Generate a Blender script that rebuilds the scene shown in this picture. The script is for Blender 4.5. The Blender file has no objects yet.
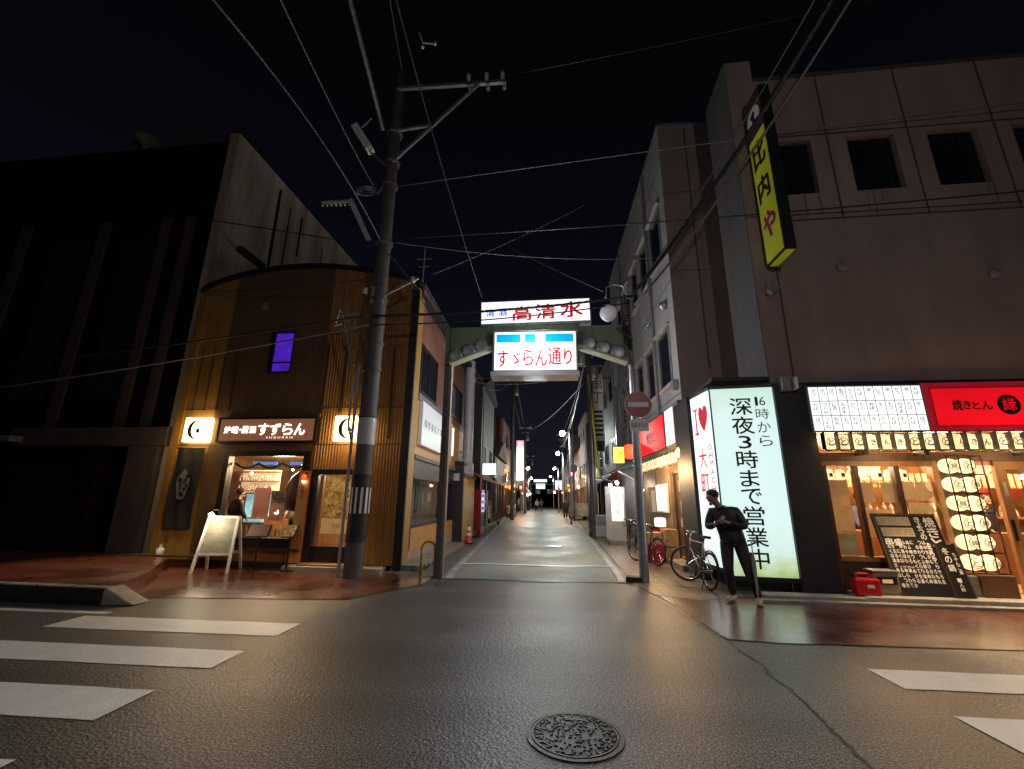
import bpy, bmesh, math, random
from mathutils import Vector, Matrix, Euler
random.seed(7)
R = math.radians
S = bpy.context.scene
C = S.collection
V = Vector

# ------------------------------------------------------------------ materials
def nt(name):
    m = bpy.data.materials.new(name); m.use_nodes = True
    return m, m.node_tree, m.node_tree.nodes['Principled BSDF']

def mat(name, col, rough=.7, metal=0, var=.25, scale=3, bump=.15, bscale=60, spec=.5, streak=0, col2=None):
    m, t, b = nt(name); N, L = t.nodes, t.links
    tc = N.new('ShaderNodeTexCoord')
    mp = N.new('ShaderNodeMapping'); L.new(tc.outputs['Object'], mp.inputs[0])
    if streak: mp.inputs['Scale'].default_value = (streak, streak, .35)
    no = N.new('ShaderNodeTexNoise'); no.inputs['Scale'].default_value = scale; no.inputs['Detail'].default_value = 8
    no.inputs['Roughness'].default_value = .65
    L.new(mp.outputs[0], no.inputs['Vector'])
    r = N.new('ShaderNodeValToRGB'); L.new(no.outputs['Fac'], r.inputs[0])
    r.color_ramp.elements[0].position = .32; r.color_ramp.elements[1].position = .7
    c0 = [max(0, c * (1 - var)) for c in col]; c1 = [min(1, c * (1 + var * .6)) for c in (col2 or col)]
    r.color_ramp.elements[0].color = (*c0, 1); r.color_ramp.elements[1].color = (*c1, 1)
    L.new(r.outputs[0], b.inputs['Base Color'])
    b.inputs['Metallic'].default_value = metal; b.inputs['Specular IOR Level'].default_value = spec
    mr = N.new('ShaderNodeMapRange'); L.new(no.outputs['Fac'], mr.inputs[0])
    mr.inputs[3].default_value = max(.03, rough - .12); mr.inputs[4].default_value = min(1, rough + .12)
    L.new(mr.outputs[0], b.inputs['Roughness'])
    if bump:
        n2 = N.new('ShaderNodeTexNoise'); n2.inputs['Scale'].default_value = bscale; n2.inputs['Detail'].default_value = 4
        L.new(tc.outputs['Object'], n2.inputs['Vector'])
        bp = N.new('ShaderNodeBump'); bp.inputs['Strength'].default_value = bump; bp.inputs['Distance'].default_value = .01
        L.new(n2.outputs['Fac'], bp.inputs['Height']); L.new(bp.outputs[0], b.inputs['Normal'])
    return m

def emat(name, col, strength, base=None, var=0, scale=1.5):
    m, t, b = nt(name); N, L = t.nodes, t.links
    b.inputs['Base Color'].default_value = (*(base or col), 1); b.inputs['Roughness'].default_value = .4
    b.inputs['Emission Strength'].default_value = strength
    tc = N.new('ShaderNodeTexCoord'); no = N.new('ShaderNodeTexNoise'); no.inputs['Scale'].default_value = scale
    L.new(tc.outputs['Object'], no.inputs['Vector'])
    r = N.new('ShaderNodeValToRGB'); L.new(no.outputs['Fac'], r.inputs[0])
    r.color_ramp.elements[0].position = .3; r.color_ramp.elements[1].position = .7
    r.color_ramp.elements[0].color = (*[c * (1 - var) for c in col], 1); r.color_ramp.elements[1].color = (*col, 1)
    L.new(r.outputs[0], b.inputs['Emission Color'])
    return m

def wet(name, c0, c1, rlo, rhi, fine=180, bump=.35, big=.5, patch=None):
    """Rain-wet ground: fine aggregate, patchy film of water."""
    m, t, b = nt(name); N, L = t.nodes, t.links
    tc = N.new('ShaderNodeTexCoord'); P = tc.outputs['Object']
    f = N.new('ShaderNodeTexNoise'); f.inputs['Scale'].default_value = fine; f.inputs['Detail'].default_value = 3; L.new(P, f.inputs['Vector'])
    if patch == 1: f.inputs['Roughness'].default_value = .75; f.inputs['Detail'].default_value = 2
    g = N.new('ShaderNodeTexNoise'); g.inputs['Scale'].default_value = big; g.inputs['Detail'].default_value = 4; g.inputs['Roughness'].default_value = .5; L.new(P, g.inputs['Vector'])
    v = N.new('ShaderNodeTexVoronoi'); v.inputs['Scale'].default_value = fine * .55; L.new(P, v.inputs['Vector'])
    r = N.new('ShaderNodeValToRGB'); L.new(f.outputs['Fac'], r.inputs[0])
    r.color_ramp.elements[0].position = .42; r.color_ramp.elements[1].position = .64
    r.color_ramp.elements[0].color = (*c0, 1); r.color_ramp.elements[1].color = (*c1, 1)
    if patch == 1: r.color_ramp.elements[0].position = .47; r.color_ramp.elements[1].position = .64
    mx = N.new('ShaderNodeMix'); mx.data_type = 'RGBA'; mx.blend_type = 'MULTIPLY'; mx.inputs[0].default_value = .75
    r2 = N.new('ShaderNodeValToRGB'); L.new(g.outputs['Fac'], r2.inputs[0])
    r2.color_ramp.elements[0].position = .3; r2.color_ramp.elements[1].position = .72
    r2.color_ramp.elements[0].color = (.5, .5, .5, 1); r2.color_ramp.elements[1].color = (1.1, 1.1, 1.1, 1)
    L.new(r.outputs[0], mx.inputs[6]); L.new(r2.outputs[0], mx.inputs[7]); L.new(mx.outputs[2], b.inputs['Base Color'])
    mr = N.new('ShaderNodeMapRange'); L.new(g.outputs['Fac'], mr.inputs[0])
    mr.inputs[1].default_value = .35; mr.inputs[2].default_value = .65
    mr.inputs[3].default_value = rlo; mr.inputs[4].default_value = rhi
    L.new(mr.outputs[0], b.inputs['Roughness'])
    b.inputs['Coat Weight'].default_value = .85 if patch == 2 else 0; b.inputs['Coat IOR'].default_value = 1.38; b.inputs['Coat Roughness'].default_value = .22
    ad = N.new('ShaderNodeMath'); ad.operation = 'ADD'; L.new(f.outputs['Fac'], ad.inputs[0]); L.new(v.outputs['Distance'], ad.inputs[1])
    bp = N.new('ShaderNodeBump'); bp.inputs['Strength'].default_value = bump; bp.inputs['Distance'].default_value = .006
    L.new(ad.outputs[0], bp.inputs['Height']); L.new(bp.outputs[0], b.inputs['Normal'])
    if patch == 2:   # interlocking pavers
        br = N.new('ShaderNodeTexBrick'); L.new(P, br.inputs['Vector']); br.inputs['Scale'].default_value = 1; br.inputs['Brick Width'].default_value = .20; br.inputs['Row Height'].default_value = .10
        br.inputs['Mortar Size'].default_value = .006; br.inputs['Color1'].default_value = (.8, .8, .8, 1); br.inputs['Color2'].default_value = (1.15, 1.1, 1.1, 1); br.inputs['Mortar'].default_value = (.30, .30, .32, 1)
        m2 = N.new('ShaderNodeMix'); m2.data_type = 'RGBA'; m2.blend_type = 'MULTIPLY'; m2.inputs[0].default_value = .8
        L.new(mx.outputs[2], m2.inputs[6]); L.new(br.outputs['Color'], m2.inputs[7]); L.new(m2.outputs[2], b.inputs['Base Color'])
        b2 = N.new('ShaderNodeBump'); b2.invert = True; b2.inputs['Strength'].default_value = .5; b2.inputs['Distance'].default_value = .004
        L.new(br.outputs['Fac'], b2.inputs['Height']); L.new(bp.outputs[0], b2.inputs['Normal']); L.new(b2.outputs[0], b.inputs['Normal'])
    if patch == 1:   # worn wheel tracks along the crossing road, darker repair patches and oil
        mp = N.new('ShaderNodeMapping'); L.new(P, mp.inputs[0]); mp.inputs['Scale'].default_value = (.12, 1.1, 1)
        tn = N.new('ShaderNodeTexNoise'); tn.inputs['Scale'].default_value = 1.0; tn.inputs['Detail'].default_value = 3; L.new(mp.outputs[0], tn.inputs['Vector'])
        r3 = N.new('ShaderNodeValToRGB'); L.new(tn.outputs['Fac'], r3.inputs[0]); r3.color_ramp.elements[0].position = .38; r3.color_ramp.elements[1].position = .62
        r3.color_ramp.elements[0].color = (.62, .61, .60, 1); r3.color_ramp.elements[1].color = (1.12, 1.1, 1.08, 1)
        m2 = N.new('ShaderNodeMix'); m2.data_type = 'RGBA'; m2.blend_type = 'MULTIPLY'; m2.inputs[0].default_value = .85
        L.new(mx.outputs[2], m2.inputs[6]); L.new(r3.outputs[0], m2.inputs[7]); L.new(m2.outputs[2], b.inputs['Base Color'])
    return m

def worn(name, col, thr, under=(.10, .095, .09)):
    """Road paint rubbed through to the stone in specks and scratches."""
    m = mat(name, col, .34, var=.10, scale=3, bump=.4, bscale=110); t = m.node_tree; N, L = t.nodes, t.links; b = N['Principled BSDF']
    tc = N.new('ShaderNodeTexCoord'); n1 = N.new('ShaderNodeTexNoise'); n1.inputs['Scale'].default_value = 55; n1.inputs['Detail'].default_value = 6; L.new(tc.outputs['Object'], n1.inputs['Vector'])
    n2 = N.new('ShaderNodeTexNoise'); n2.inputs['Scale'].default_value = 2.2; n2.inputs['Detail'].default_value = 4; L.new(tc.outputs['Object'], n2.inputs['Vector'])
    a = N.new('ShaderNodeMath'); a.operation = 'MULTIPLY_ADD'; L.new(n2.outputs['Fac'], a.inputs[0]); a.inputs[1].default_value = .55; L.new(n1.outputs['Fac'], a.inputs[2])
    g = N.new('ShaderNodeMapRange'); L.new(a.outputs[0], g.inputs[0]); g.inputs[1].default_value = thr; g.inputs[2].default_value = thr + .05
    mx = N.new('ShaderNodeMix'); mx.data_type = 'RGBA'; L.new(g.outputs[0], mx.inputs[0]); src = b.inputs['Base Color'].links[0].from_socket
    L.new(src, mx.inputs[6]); mx.inputs[7].default_value = (*under, 1); L.new(mx.outputs[2], b.inputs['Base Color']); return m

def brick(name, c1, c2, cm, w=.21, h=.06, rough=.6, axis='side', off=.5, bump=.4, mort=.012):
    m, t, b = nt(name); N, L = t.nodes, t.links
    tc = N.new('ShaderNodeTexCoord'); sp = N.new('ShaderNodeSeparateXYZ'); L.new(tc.outputs['Object'], sp.inputs[0])
    cb = N.new('ShaderNodeCombineXYZ')
    if axis == 'side': L.new(sp.outputs[1], cb.inputs[0]); L.new(sp.outputs[2], cb.inputs[1])
    elif axis == 'front': L.new(sp.outputs[0], cb.inputs[0]); L.new(sp.outputs[2], cb.inputs[1])
    else: L.new(sp.outputs[0], cb.inputs[0]); L.new(sp.outputs[1], cb.inputs[1])
    br = N.new('ShaderNodeTexBrick'); L.new(cb.outputs[0], br.inputs['Vector'])
    br.offset = off
    br.inputs['Scale'].default_value = 1; br.inputs['Brick Width'].default_value = w; br.inputs['Row Height'].default_value = h
    br.inputs['Mortar Size'].default_value = mort; br.inputs['Bias'].default_value = 0
    br.inputs['Color1'].default_value = (*c1, 1); br.inputs['Color2'].default_value = (*c2, 1); br.inputs['Mortar'].default_value = (*cm, 1)
    no = N.new('ShaderNodeTexNoise'); no.inputs['Scale'].default_value = 1.3; no.inputs['Detail'].default_value = 7; L.new(tc.outputs['Object'], no.inputs['Vector'])
    r = N.new('ShaderNodeValToRGB'); L.new(no.outputs['Fac'], r.inputs[0]); r.color_ramp.elements[0].color = (.45, .45, .45, 1)
    r.color_ramp.elements[0].position = .3; r.color_ramp.elements[1].position = .65
    mx = N.new('ShaderNodeMix'); mx.data_type = 'RGBA'; mx.blend_type = 'MULTIPLY'; mx.inputs[0].default_value = .8
    L.new(br.outputs['Color'], mx.inputs[6]); L.new(r.outputs[0], mx.inputs[7]); L.new(mx.outputs[2], b.inputs['Base Color'])
    mr = N.new('ShaderNodeMapRange'); L.new(no.outputs['Fac'], mr.inputs[0]); mr.inputs[3].default_value = rough - .15; mr.inputs[4].default_value = rough + .15
    L.new(mr.outputs[0], b.inputs['Roughness'])
    bp = N.new('ShaderNodeBump'); bp.invert = True; bp.inputs['Strength'].default_value = bump; bp.inputs['Distance'].default_value = .006
    L.new(br.outputs['Fac'], bp.inputs['Height']); L.new(bp.outputs[0], b.inputs['Normal'])
    return m

def glass(name, tint=(.9, .95, 1), refl=.12):
    m = bpy.data.materials.new(name); m.use_nodes = True; t = m.node_tree; N, L = t.nodes, t.links; N.clear()
    o = N.new('ShaderNodeOutputMaterial'); mx = N.new('ShaderNodeMixShader'); tr = N.new('ShaderNodeBsdfTransparent'); gl = N.new('ShaderNodeBsdfGlossy')
    tr.inputs[0].default_value = (*tint, 1); gl.inputs['Roughness'].default_value = .03; mx.inputs[0].default_value = refl
    L.new(tr.outputs[0], mx.inputs[1]); L.new(gl.outputs[0], mx.inputs[2]); L.new(mx.outputs[0], o.inputs[0])
    return m

def paper(name, col, col2=None, scale=5, var=.15):
    m = mat(name, col, .8, var=var, scale=scale, bump=0, col2=col2); t = m.node_tree; N, L = t.nodes, t.links; b = N['Principled BSDF']
    tr = N.new('ShaderNodeBsdfTranslucent'); mx = N.new('ShaderNodeMixShader'); mx.inputs[0].default_value = .55
    src = b.inputs['Base Color'].links[0].from_socket; L.new(src, tr.inputs[0]); o = N['Material Output']
    L.new(b.outputs[0], mx.inputs[1]); L.new(tr.outputs[0], mx.inputs[2]); L.new(mx.outputs[0], o.inputs[0]); return m

def stained_panel(name):
    m, t, b = nt(name); N, L = t.nodes, t.links
    tc = N.new('ShaderNodeTexCoord'); sp = N.new('ShaderNodeSeparateXYZ'); L.new(tc.outputs['Object'], sp.inputs[0])
    no = N.new('ShaderNodeTexNoise'); no.inputs['Scale'].default_value = 5; no.inputs['Detail'].default_value = 5; L.new(tc.outputs['Object'], no.inputs['Vector'])
    ma = N.new('ShaderNodeMath'); ma.operation = 'MULTIPLY_ADD'; L.new(no.outputs['Fac'], ma.inputs[0]); ma.inputs[1].default_value = .55; L.new(sp.outputs[2], ma.inputs[2])
    r = N.new('ShaderNodeValToRGB'); mr = N.new('ShaderNodeMapRange'); L.new(ma.outputs[0], mr.inputs[0]); mr.inputs[1].default_value = .4; mr.inputs[2].default_value = 4.2; L.new(mr.outputs[0], r.inputs[0])
    e = r.color_ramp.elements; e[0].position = 0; e[0].color = (.22, .34, .10, 1); e[1].position = 1; e[1].color = (.55, .78, .66, 1)
    for p, c in ((.05, (.38, .52, .20)), (.09, (.52, .68, .40)), (.14, (.62, .83, .73)), (.30, (.70, .92, .90)), (.8, (.70, .92, .88))): k = e.new(p); k.color = (*c, 1)
    L.new(r.outputs[0], b.inputs['Emission Color']); b.inputs['Emission Strength'].default_value = .95; b.inputs['Base Color'].default_value = (.5, .6, .55, 1); b.inputs['Roughness'].default_value = .35
    return m

M = dict(
    asphalt=wet('wet_asphalt', (.012, .0118, .0118), (.40, .385, .375), .36, .50, fine=70, bump=.55, big=.35, patch=1),
    alley=wet('alley_asphalt', (.13, .15, .133), (.40, .45, .40), .36, .58, fine=60, bump=.5, big=.6),
    red=wet('red_paving', (.085, .024, .018), (.27, .085, .060), .20, .40, fine=60, bump=.35, patch=2, big=.9),
    concrete=mat('concrete', (.30, .28, .25), .75, var=.35, scale=2.2),
    kerb=mat('kerb_concrete', (.24, .22, .19), .6, var=.4, scale=4),
    gutter=mat('gutter_concrete', (.12, .12, .115), .4, var=.5, scale=3, bump=.5),
    paint=worn('road_paint', (.80, .80, .78), .955),
    wornpaint=worn('worn_road_paint', (.5, .5, .48), .80),
    crack=mat('crack_tar', (.008, .008, .008), .5, var=.3),
    iron=mat('cast_iron', (.010, .010, .011), .42, metal=.2, var=.4, scale=30, bump=.3, bscale=90),
    tiles=brick('footpath_tiles', (.20, .15, .11), (.27, .20, .14), (.07, .05, .04), .3, .3, .42, 'top', 0, .5),
    corr=mat('ochre_cladding', (.34, .165, .045), .42, metal=.15, var=.3, scale=1.2, bump=.1, bscale=30, streak=3),
    ochre=mat('ochre_flat', (.34, .185, .04), .5, var=.3, scale=1.5, streak=3),
    browng=mat('brown_wall', (.20, .13, .08), .6, var=.3), brown=mat('brown_panel', (.13, .065, .025), .55, var=.3, scale=2, streak=3),
    black=mat('black_metal', (.012, .011, .012), .45, var=.3),
    soot=mat('dark_wall', (.02, .019, .024), .55, var=.4, scale=2, bump=.2),
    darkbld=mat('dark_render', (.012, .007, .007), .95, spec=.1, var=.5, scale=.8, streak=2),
    pilaster=mat('pilaster_stone', (.085, .06, .056), .8, var=.35, scale=1.5, streak=3),
    slab=mat('weathered_slab', (.40, .345, .27), .85, var=.6, scale=.7, streak=2.2),
    facade=mat('brown_render', (.30, .228, .208), .85, var=.24, scale=.9, bump=.5, bscale=45, streak=1.5),
    groove=mat('joint', (.09, .06, .06), .9, var=.2),
    grey=mat('grey_render', (.36, .345, .35), .8, var=.25, scale=.8, bump=.3, bscale=50, streak=2),
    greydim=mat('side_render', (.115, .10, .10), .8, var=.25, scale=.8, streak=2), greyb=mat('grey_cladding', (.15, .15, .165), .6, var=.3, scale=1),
    brickr=brick('red_brick', (.30, .085, .05), (.22, .06, .04), (.16, .11, .09)),
    brickd=brick('dark_brick', (.15, .05, .04), (.11, .04, .035), (.08, .06, .055)),
    orange=mat('orange_panel', (.50, .26, .07), .5, var=.2, scale=2),
    yellowp=mat('yellow_panel', (.46, .33, .09), .5, var=.35, scale=5, streak=4),
    cream=mat('cream_wall', (.24, .19, .14), .75, var=.3, scale=1.5),
    wood=mat('timber', (.33, .16, .06), .5, var=.35, scale=4, streak=8),
    woodo=mat('orange_timber', (.42, .17, .045), .45, var=.3, scale=5, streak=8),
    darkwood=mat('dark_timber', (.07, .035, .02), .5, var=.35, scale=4, streak=8),
    olive=mat('olive_arch', (.14, .18, .10), .5, var=.25, scale=1.5),
    palegreen=mat('pale_green_edge', (.33, .35, .24), .45, var=.2),
    white=mat('white_paint', (.72, .72, .70), .45, var=.12, scale=5),
    greym=mat('grey_metal', (.34, .34, .35), .35, metal=.5, var=.25, scale=6),
    galv=mat('galvanised', (.42, .42, .44), .38, metal=.75, var=.3, scale=8),
    pole=mat('pole_concrete', (.10, .092, .09), .7, var=.3, scale=4, bump=.3),
    pipe=mat('pvc_pipe', (.36, .38, .44), .35, var=.2, scale=3),
    pink=mat('pink_pipe', (.50, .38, .36), .45, var=.2),
    yellow=mat('yellow_paint', (.62, .40, .03), .4, var=.2, scale=8),
    yguard=mat('yellow_guard', (.60, .58, .05), .4, var=.15),
    nored=mat('no_entry_red', (.30, .008, .014), .35, var=.12),
    cone=mat('cone_red', (.55, .06, .03), .5, var=.15),
    cable=mat('cable', (.022, .022, .025), .38, var=.3, bump=0),
    cablel=mat('pale_cable', (.15, .15, .16), .4, var=.3, bump=0),
    porcelain=mat('porcelain', (.52, .51, .52), .25, var=.1, bump=0),
    rubber=mat('rubber', (.015, .015, .015), .6, var=.2, bump=0),
    chrome=mat('chrome', (.60, .60, .60), .2, metal=1, var=.1, bump=0),
    bikefr=mat('bike_silver', (.42, .36, .30), .3, metal=.7, var=.1, bump=0),
    bikebk=mat('bike_black', (.03, .03, .035), .3, metal=.3, var=.1, bump=0),
    redcan=mat('red_plastic', (.50, .015, .02), .32, var=.1, bump=0),
    card=mat('cardboard', (.46, .30, .16), .8, var=.15, scale=6),
    ink=mat('black_ink', (.012, .012, .014), .5, var=.1, bump=0),
    whiteink=mat('white_chalk', (.9, .87, .8), .7, var=.1, bump=0),
    greyink=mat('grey_ink', (.17, .17, .19), .6, var=.1, bump=0),
    greenink=mat('green_ink', (.25, .45, .05), .6, var=.1, bump=0),
    redink=mat('red_ink', (.60, .012, .02), .5, var=.1, bump=0),
    paper=paper('paper', (.75, .66, .48)),
    paperp=paper('pink_paper', (.62, .42, .36)),
    posterm=paper('menu_print', (.50, .20, .06), (.85, .62, .36), 14, .75),
    curtain=paper('curtain', (.42, .46, .36), None, 3, .3),
    banner=mat('dark_banner', (.015, .017, .02), .75, var=.4, scale=3),
    skin=mat('skin', (.34, .20, .14), .5, var=.08, bump=0),
    hair=mat('hair', (.012, .010, .010), .45, var=.2),
    jacket=mat('black_jacket', (.014, .012, .016), .55, var=.4, scale=9, bump=1.0, bscale=9),
    trouser=mat('dark_trousers', (.016, .015, .02), .75, var=.2),
    shoe=mat('white_shoes', (.55, .52, .48), .5, var=.1, bump=0),
    umb=mat('clear_umbrella', (.30, .30, .28), .25, var=.3, scale=20, bump=.3),
    cloth1=mat('olive_coat', (.10, .09, .06), .8), cloth2=mat('pale_coat', (.40, .36, .34), .8), cloth3=mat('blue_coat', (.05, .07, .14), .8),
    leaf=mat('leaf', (.05, .10, .02), .6, var=.4),
    room=mat('warm_room_wall', (.42, .20, .06), .7, var=.55, scale=2.2),
    roomd=mat('dim_room_wall', (.24, .13, .06), .7, var=.5, scale=3),
    roofd=mat('dark_roof', (.05, .045, .05), .7, var=.3),
    winglass=mat('dark_window', (.012, .014, .02), .12, var=.2, scale=1, bump=0, spec=.7),
    shutter=mat('shutter', (.30, .29, .28), .5, var=.2),
    car=mat('silver_car', (.50, .50, .52), .25, metal=.4, var=.1, bump=0),
    awnr=mat('red_awning', (.35, .04, .03), .7, var=.2), awnb=mat('blue_awning', (.05, .10, .22), .7, var=.2),
    goods=mat('street_goods', (.30, .12, .10), .6, var=.8, scale=14, col2=(.8, .65, .55), bump=0),
    glass=glass('shop_glass'), clearg=glass('clear_glass', (.96, .97, 1), .06),
    # things that give light
    e_white=emat('lit_white', (1, 1, 1), 1.6), e_arch=emat('lit_arch', (.94, 1, 1), 1.25, var=.06),
    e_cyan=emat('lit_cyan', (.0, .36, .75), 1.0, var=.35, scale=2.5),
    e_box=stained_panel('lit_panel'), e_boxside=emat('lit_panel_white', (.84, .92, .92), .90, var=.1),
    e_algae=emat('lit_panel_green', (.38, .62, .16), .62, var=.5, scale=5),
    e_menu=emat('lit_menu', (.90, .96, 1), 1.08, var=.08), e_red=emat('lit_red', (.72, .004, .012), 1.0, var=.25, scale=1.2), e_redin=emat('lit_red_frame', (.42, .01, .03), .35),
    e_lant=emat('lit_lantern', (1, .76, .38), 1.8, base=(.8, .7, .5), var=.32, scale=9),
    e_lant2=emat('lit_lantern_dim', (1, .70, .32), 1.45, base=(.7, .55, .4), var=.4, scale=7), e_warm=emat('lit_warm', (1, .62, .22), 6), e_sq=emat('lit_square', (1, .72, .34), 9.0),
    e_text=emat('lit_letters', (1, .93, .82), 3.2), e_textp=emat('lit_letters_small', (1, .75, .6), 1.4),
    e_purple=emat('lit_purple', (.10, .02, .62), .75, var=.4, scale=4), e_lamp=emat('lit_lamp', (1, .97, .9), 60),
    e_bulb=emat('lit_bulb', (1, .72, .38), 25), e_rbulb=emat('lit_red_lantern', (1, .10, .03), 1.4), e_obulb=emat('lit_orange_lantern', (1, .30, .05), 2.4),
    e_ysign=emat('dim_yellow_sign', (.40, .42, .02), .16, base=(.4, .42, .03), var=.35), e_yel=emat('lit_yellow', (1, .80, .10), 2.6, var=.5, scale=4),
    e_pale=emat('lit_pale', (.80, .95, .80), 1.3, var=.25), e_cool=emat('lit_cool', (.72, .82, 1), 1.1), e_vend=emat('lit_vending', (.45, .42, 1), 1.5, var=.6, scale=12),
    e_pink=emat('lit_pink', (1, .12, .35), 8), e_fridge=emat('lit_fridge', (.35, .75, .85), .9, var=.5, scale=8), e_room=emat('lit_room', (1, .66, .30), .55, var=.75, scale=5),
    e_roomb=emat('lit_shelf', (1, .74, .42), .9, var=.3, scale=3), e_shop=emat('lit_shop', (1, .60, .26), .55, var=.85, scale=2.2), e_blue=emat('lit_blue', (.2, .4, 1), 1.0, var=.5, scale=8), e_shade=emat('lit_dim_globe', (.75, .72, .80), .12),
    e_tred=emat('lit_red_letters', (.80, .012, .04), .42, base=(.5, .01, .03)), e_tblue=emat('lit_blue_letters', (.0, .14, .62), .6, base=(0, .1, .5)),
    e_phone=emat('lit_phone', (.6, .7, 1), 1.2),
)

# ------------------------------------------------------------------ geometry helpers
class MB:
    def __init__(s): s.b = bmesh.new()
    def box(s, x0, x1, y0, y1, z0, z1):
        vs = [s.b.verts.new(p) for p in ((x0, y0, z0), (x1, y0, z0), (x1, y1, z0), (x0, y1, z0), (x0, y0, z1), (x1, y0, z1), (x1, y1, z1), (x0, y1, z1))]
        for f in ((0, 3, 2, 1), (4, 5, 6, 7), (0, 1, 5, 4), (1, 2, 6, 5), (2, 3, 7, 6), (3, 0, 4, 7)): s.b.faces.new([vs[i] for i in f])
        return s
    def bar(s, p, q, w, h=None, up=(0, 0, 1)):
        p, q = V(p), V(q); d = (q - p).normalized(); u = V(up)
        if abs(d.dot(u)) > .95: u = V((0, 1, 0))
        a = d.cross(u).normalized(); c = a.cross(d); h = h or w
        vs = [s.b.verts.new(o + a * i * w / 2 + c * j * h / 2) for o in (p, q) for i, j in ((-1, -1), (1, -1), (1, 1), (-1, 1))]
        for f in ((0, 1, 2, 3), (7, 6, 5, 4), (0, 4, 5, 1), (1, 5, 6, 2), (2, 6, 7, 3), (3, 7, 4, 0)): s.b.faces.new([vs[i] for i in f])
        return s
    def tube(s, pts, r, n=8, r1=None, closed=False):
        pts = [V(p) for p in pts]; m = len(pts); rings = []
        prev = None
        for i, p in enumerate(pts):
            if closed: d = pts[(i + 1) % m] - pts[i - 1]
            else: d = pts[min(i + 1, m - 1)] - pts[max(i - 1, 0)]
            d.normalize()
            if prev is None:
                u = V((0, 0, 1)) if abs(d.z) < .9 else V((1, 0, 0)); a = d.cross(u).normalized()
            else:
                a = prev - d * prev.dot(d); a.normalize()
            prev = a; c = d.cross(a)
            rr = r if r1 is None else r + (r1 - r) * i / (m - 1)
            rings.append([s.b.verts.new(p + (a * math.cos(2 * math.pi * k / n) + c * math.sin(2 * math.pi * k / n)) * rr) for k in range(n)])
        for i in range(m if closed else m - 1):
            A, B = rings[i], rings[(i + 1) % m]
            for k in range(n):
                try: s.b.faces.new((A[k], A[(k + 1) % n], B[(k + 1) % n], B[k]))
                except ValueError: pass
        if not closed:
            s.b.faces.new(rings[0][::-1]); s.b.faces.new(rings[-1])
        return s
    def lathe(s, prof, o=(0, 0, 0), axis=(0, 0, 1), n=16):
        o = V(o); ax = V(axis).normalized(); u = V((1, 0, 0)) if abs(ax.x) < .9 else V((0, 1, 0)); a = ax.cross(u).normalized(); c = ax.cross(a)
        rings = []
        for r, z in prof:
            if r < 1e-5: rings.append([s.b.verts.new(o + ax * z)])
            else: rings.append([s.b.verts.new(o + ax * z + (a * math.cos(2 * math.pi * k / n) + c * math.sin(2 * math.pi * k / n)) * r) for k in range(n)])
        for A, B in zip(rings, rings[1:]):
            for k in range(n):
                q = (k + 1) % n
                if len(A) == 1 and len(B) > 1: s.b.faces.new((A[0], B[q], B[k]))
                elif len(B) == 1 and len(A) > 1: s.b.faces.new((A[k], A[q], B[0]))
                elif len(A) > 1: s.b.faces.new((A[k], A[q], B[q], B[k]))
        return s
    def sphere(s, o, r, n=12, sc=(1, 1, 1)):
        k0 = len(s.b.verts)
        prof = [(math.sin(math.pi * i / (n // 2 + 2)) * r, -math.cos(math.pi * i / (n // 2 + 2)) * r) for i in range(n // 2 + 3)]
        prof[0] = (0, -r); prof[-1] = (0, r)
        s.lathe(prof, (0, 0, 0), (0, 0, 1), n)
        s.b.verts.ensure_lookup_table()
        for v in s.b.verts[k0:]: v.co = V((v.co.x * sc[0], v.co.y * sc[1], v.co.z * sc[2])) + V(o)
        return s
    def disc(s, o, r, nrm, t=.01, n=24):
        return s.lathe([(0, 0), (r, 0), (r, t), (0, t)], o, nrm, n)
    def prism(s, pts, ext):
        e = V(ext); A = [s.b.verts.new(V(p)) for p in pts]; B = [s.b.verts.new(V(p) + e) for p in pts]
        s.b.faces.new(A[::-1]); s.b.faces.new(B); n = len(pts)
        for i in range(n): s.b.faces.new((A[i], A[(i + 1) % n], B[(i + 1) % n], B[i]))
        return s
    def poly(s, pts):
        s.b.faces.new([s.b.verts.new(V(p)) for p in pts]); return s
    def build(s, name, m, parent=None, smooth=False, bevel=0, fix=True):
        if fix: bmesh.ops.recalc_face_normals(s.b, faces=s.b.faces)
        if bevel:
            es = [e for e in s.b.edges if len(e.link_faces) == 2 and e.calc_face_angle(0) > .6]
            bmesh.ops.bevel(s.b, geom=es, offset=bevel, segments=2, affect='EDGES', profile=.6)
        me = bpy.data.meshes.new(name); s.b.to_mesh(me); s.b.free()
        if smooth:
            me.polygons.foreach_set('use_smooth', [True] * len(me.polygons)); me.update()
        return link(name, me, m, parent)

def link(name, me, m, parent=None):
    o = bpy.data.objects.new(name, me); C.objects.link(o)
    if m is not None: me.materials.append(M[m] if isinstance(m, str) else m)
    if parent: o.parent = parent
    return o

def tag(o, label=None, cat=None, group=None, kind=None):
    if label: o['label'] = label
    if cat: o['category'] = cat
    if group: o['group'] = group
    if kind: o['kind'] = kind
    return o

def thing(name, label, cat, loc=(0, 0, 0), rz=0, group=None, kind=None):
    o = bpy.data.objects.new(name, None); C.objects.link(o); o.location = loc; o.rotation_euler = (0, 0, rz); o.empty_display_size = .2
    return tag(o, label, cat, group, kind)

def bx(name, m, parent, x0, x1, y0, y1, z0, z1, bevel=0):
    return MB().box(x0, x1, y0, y1, z0, z1).build(name, m, parent, bevel=bevel)

ORD = 'first second third fourth fifth sixth seventh eighth ninth tenth eleventh twelfth thirteenth fourteenth fifteenth sixteenth seventeenth eighteenth nineteenth twentieth'.split()

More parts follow.
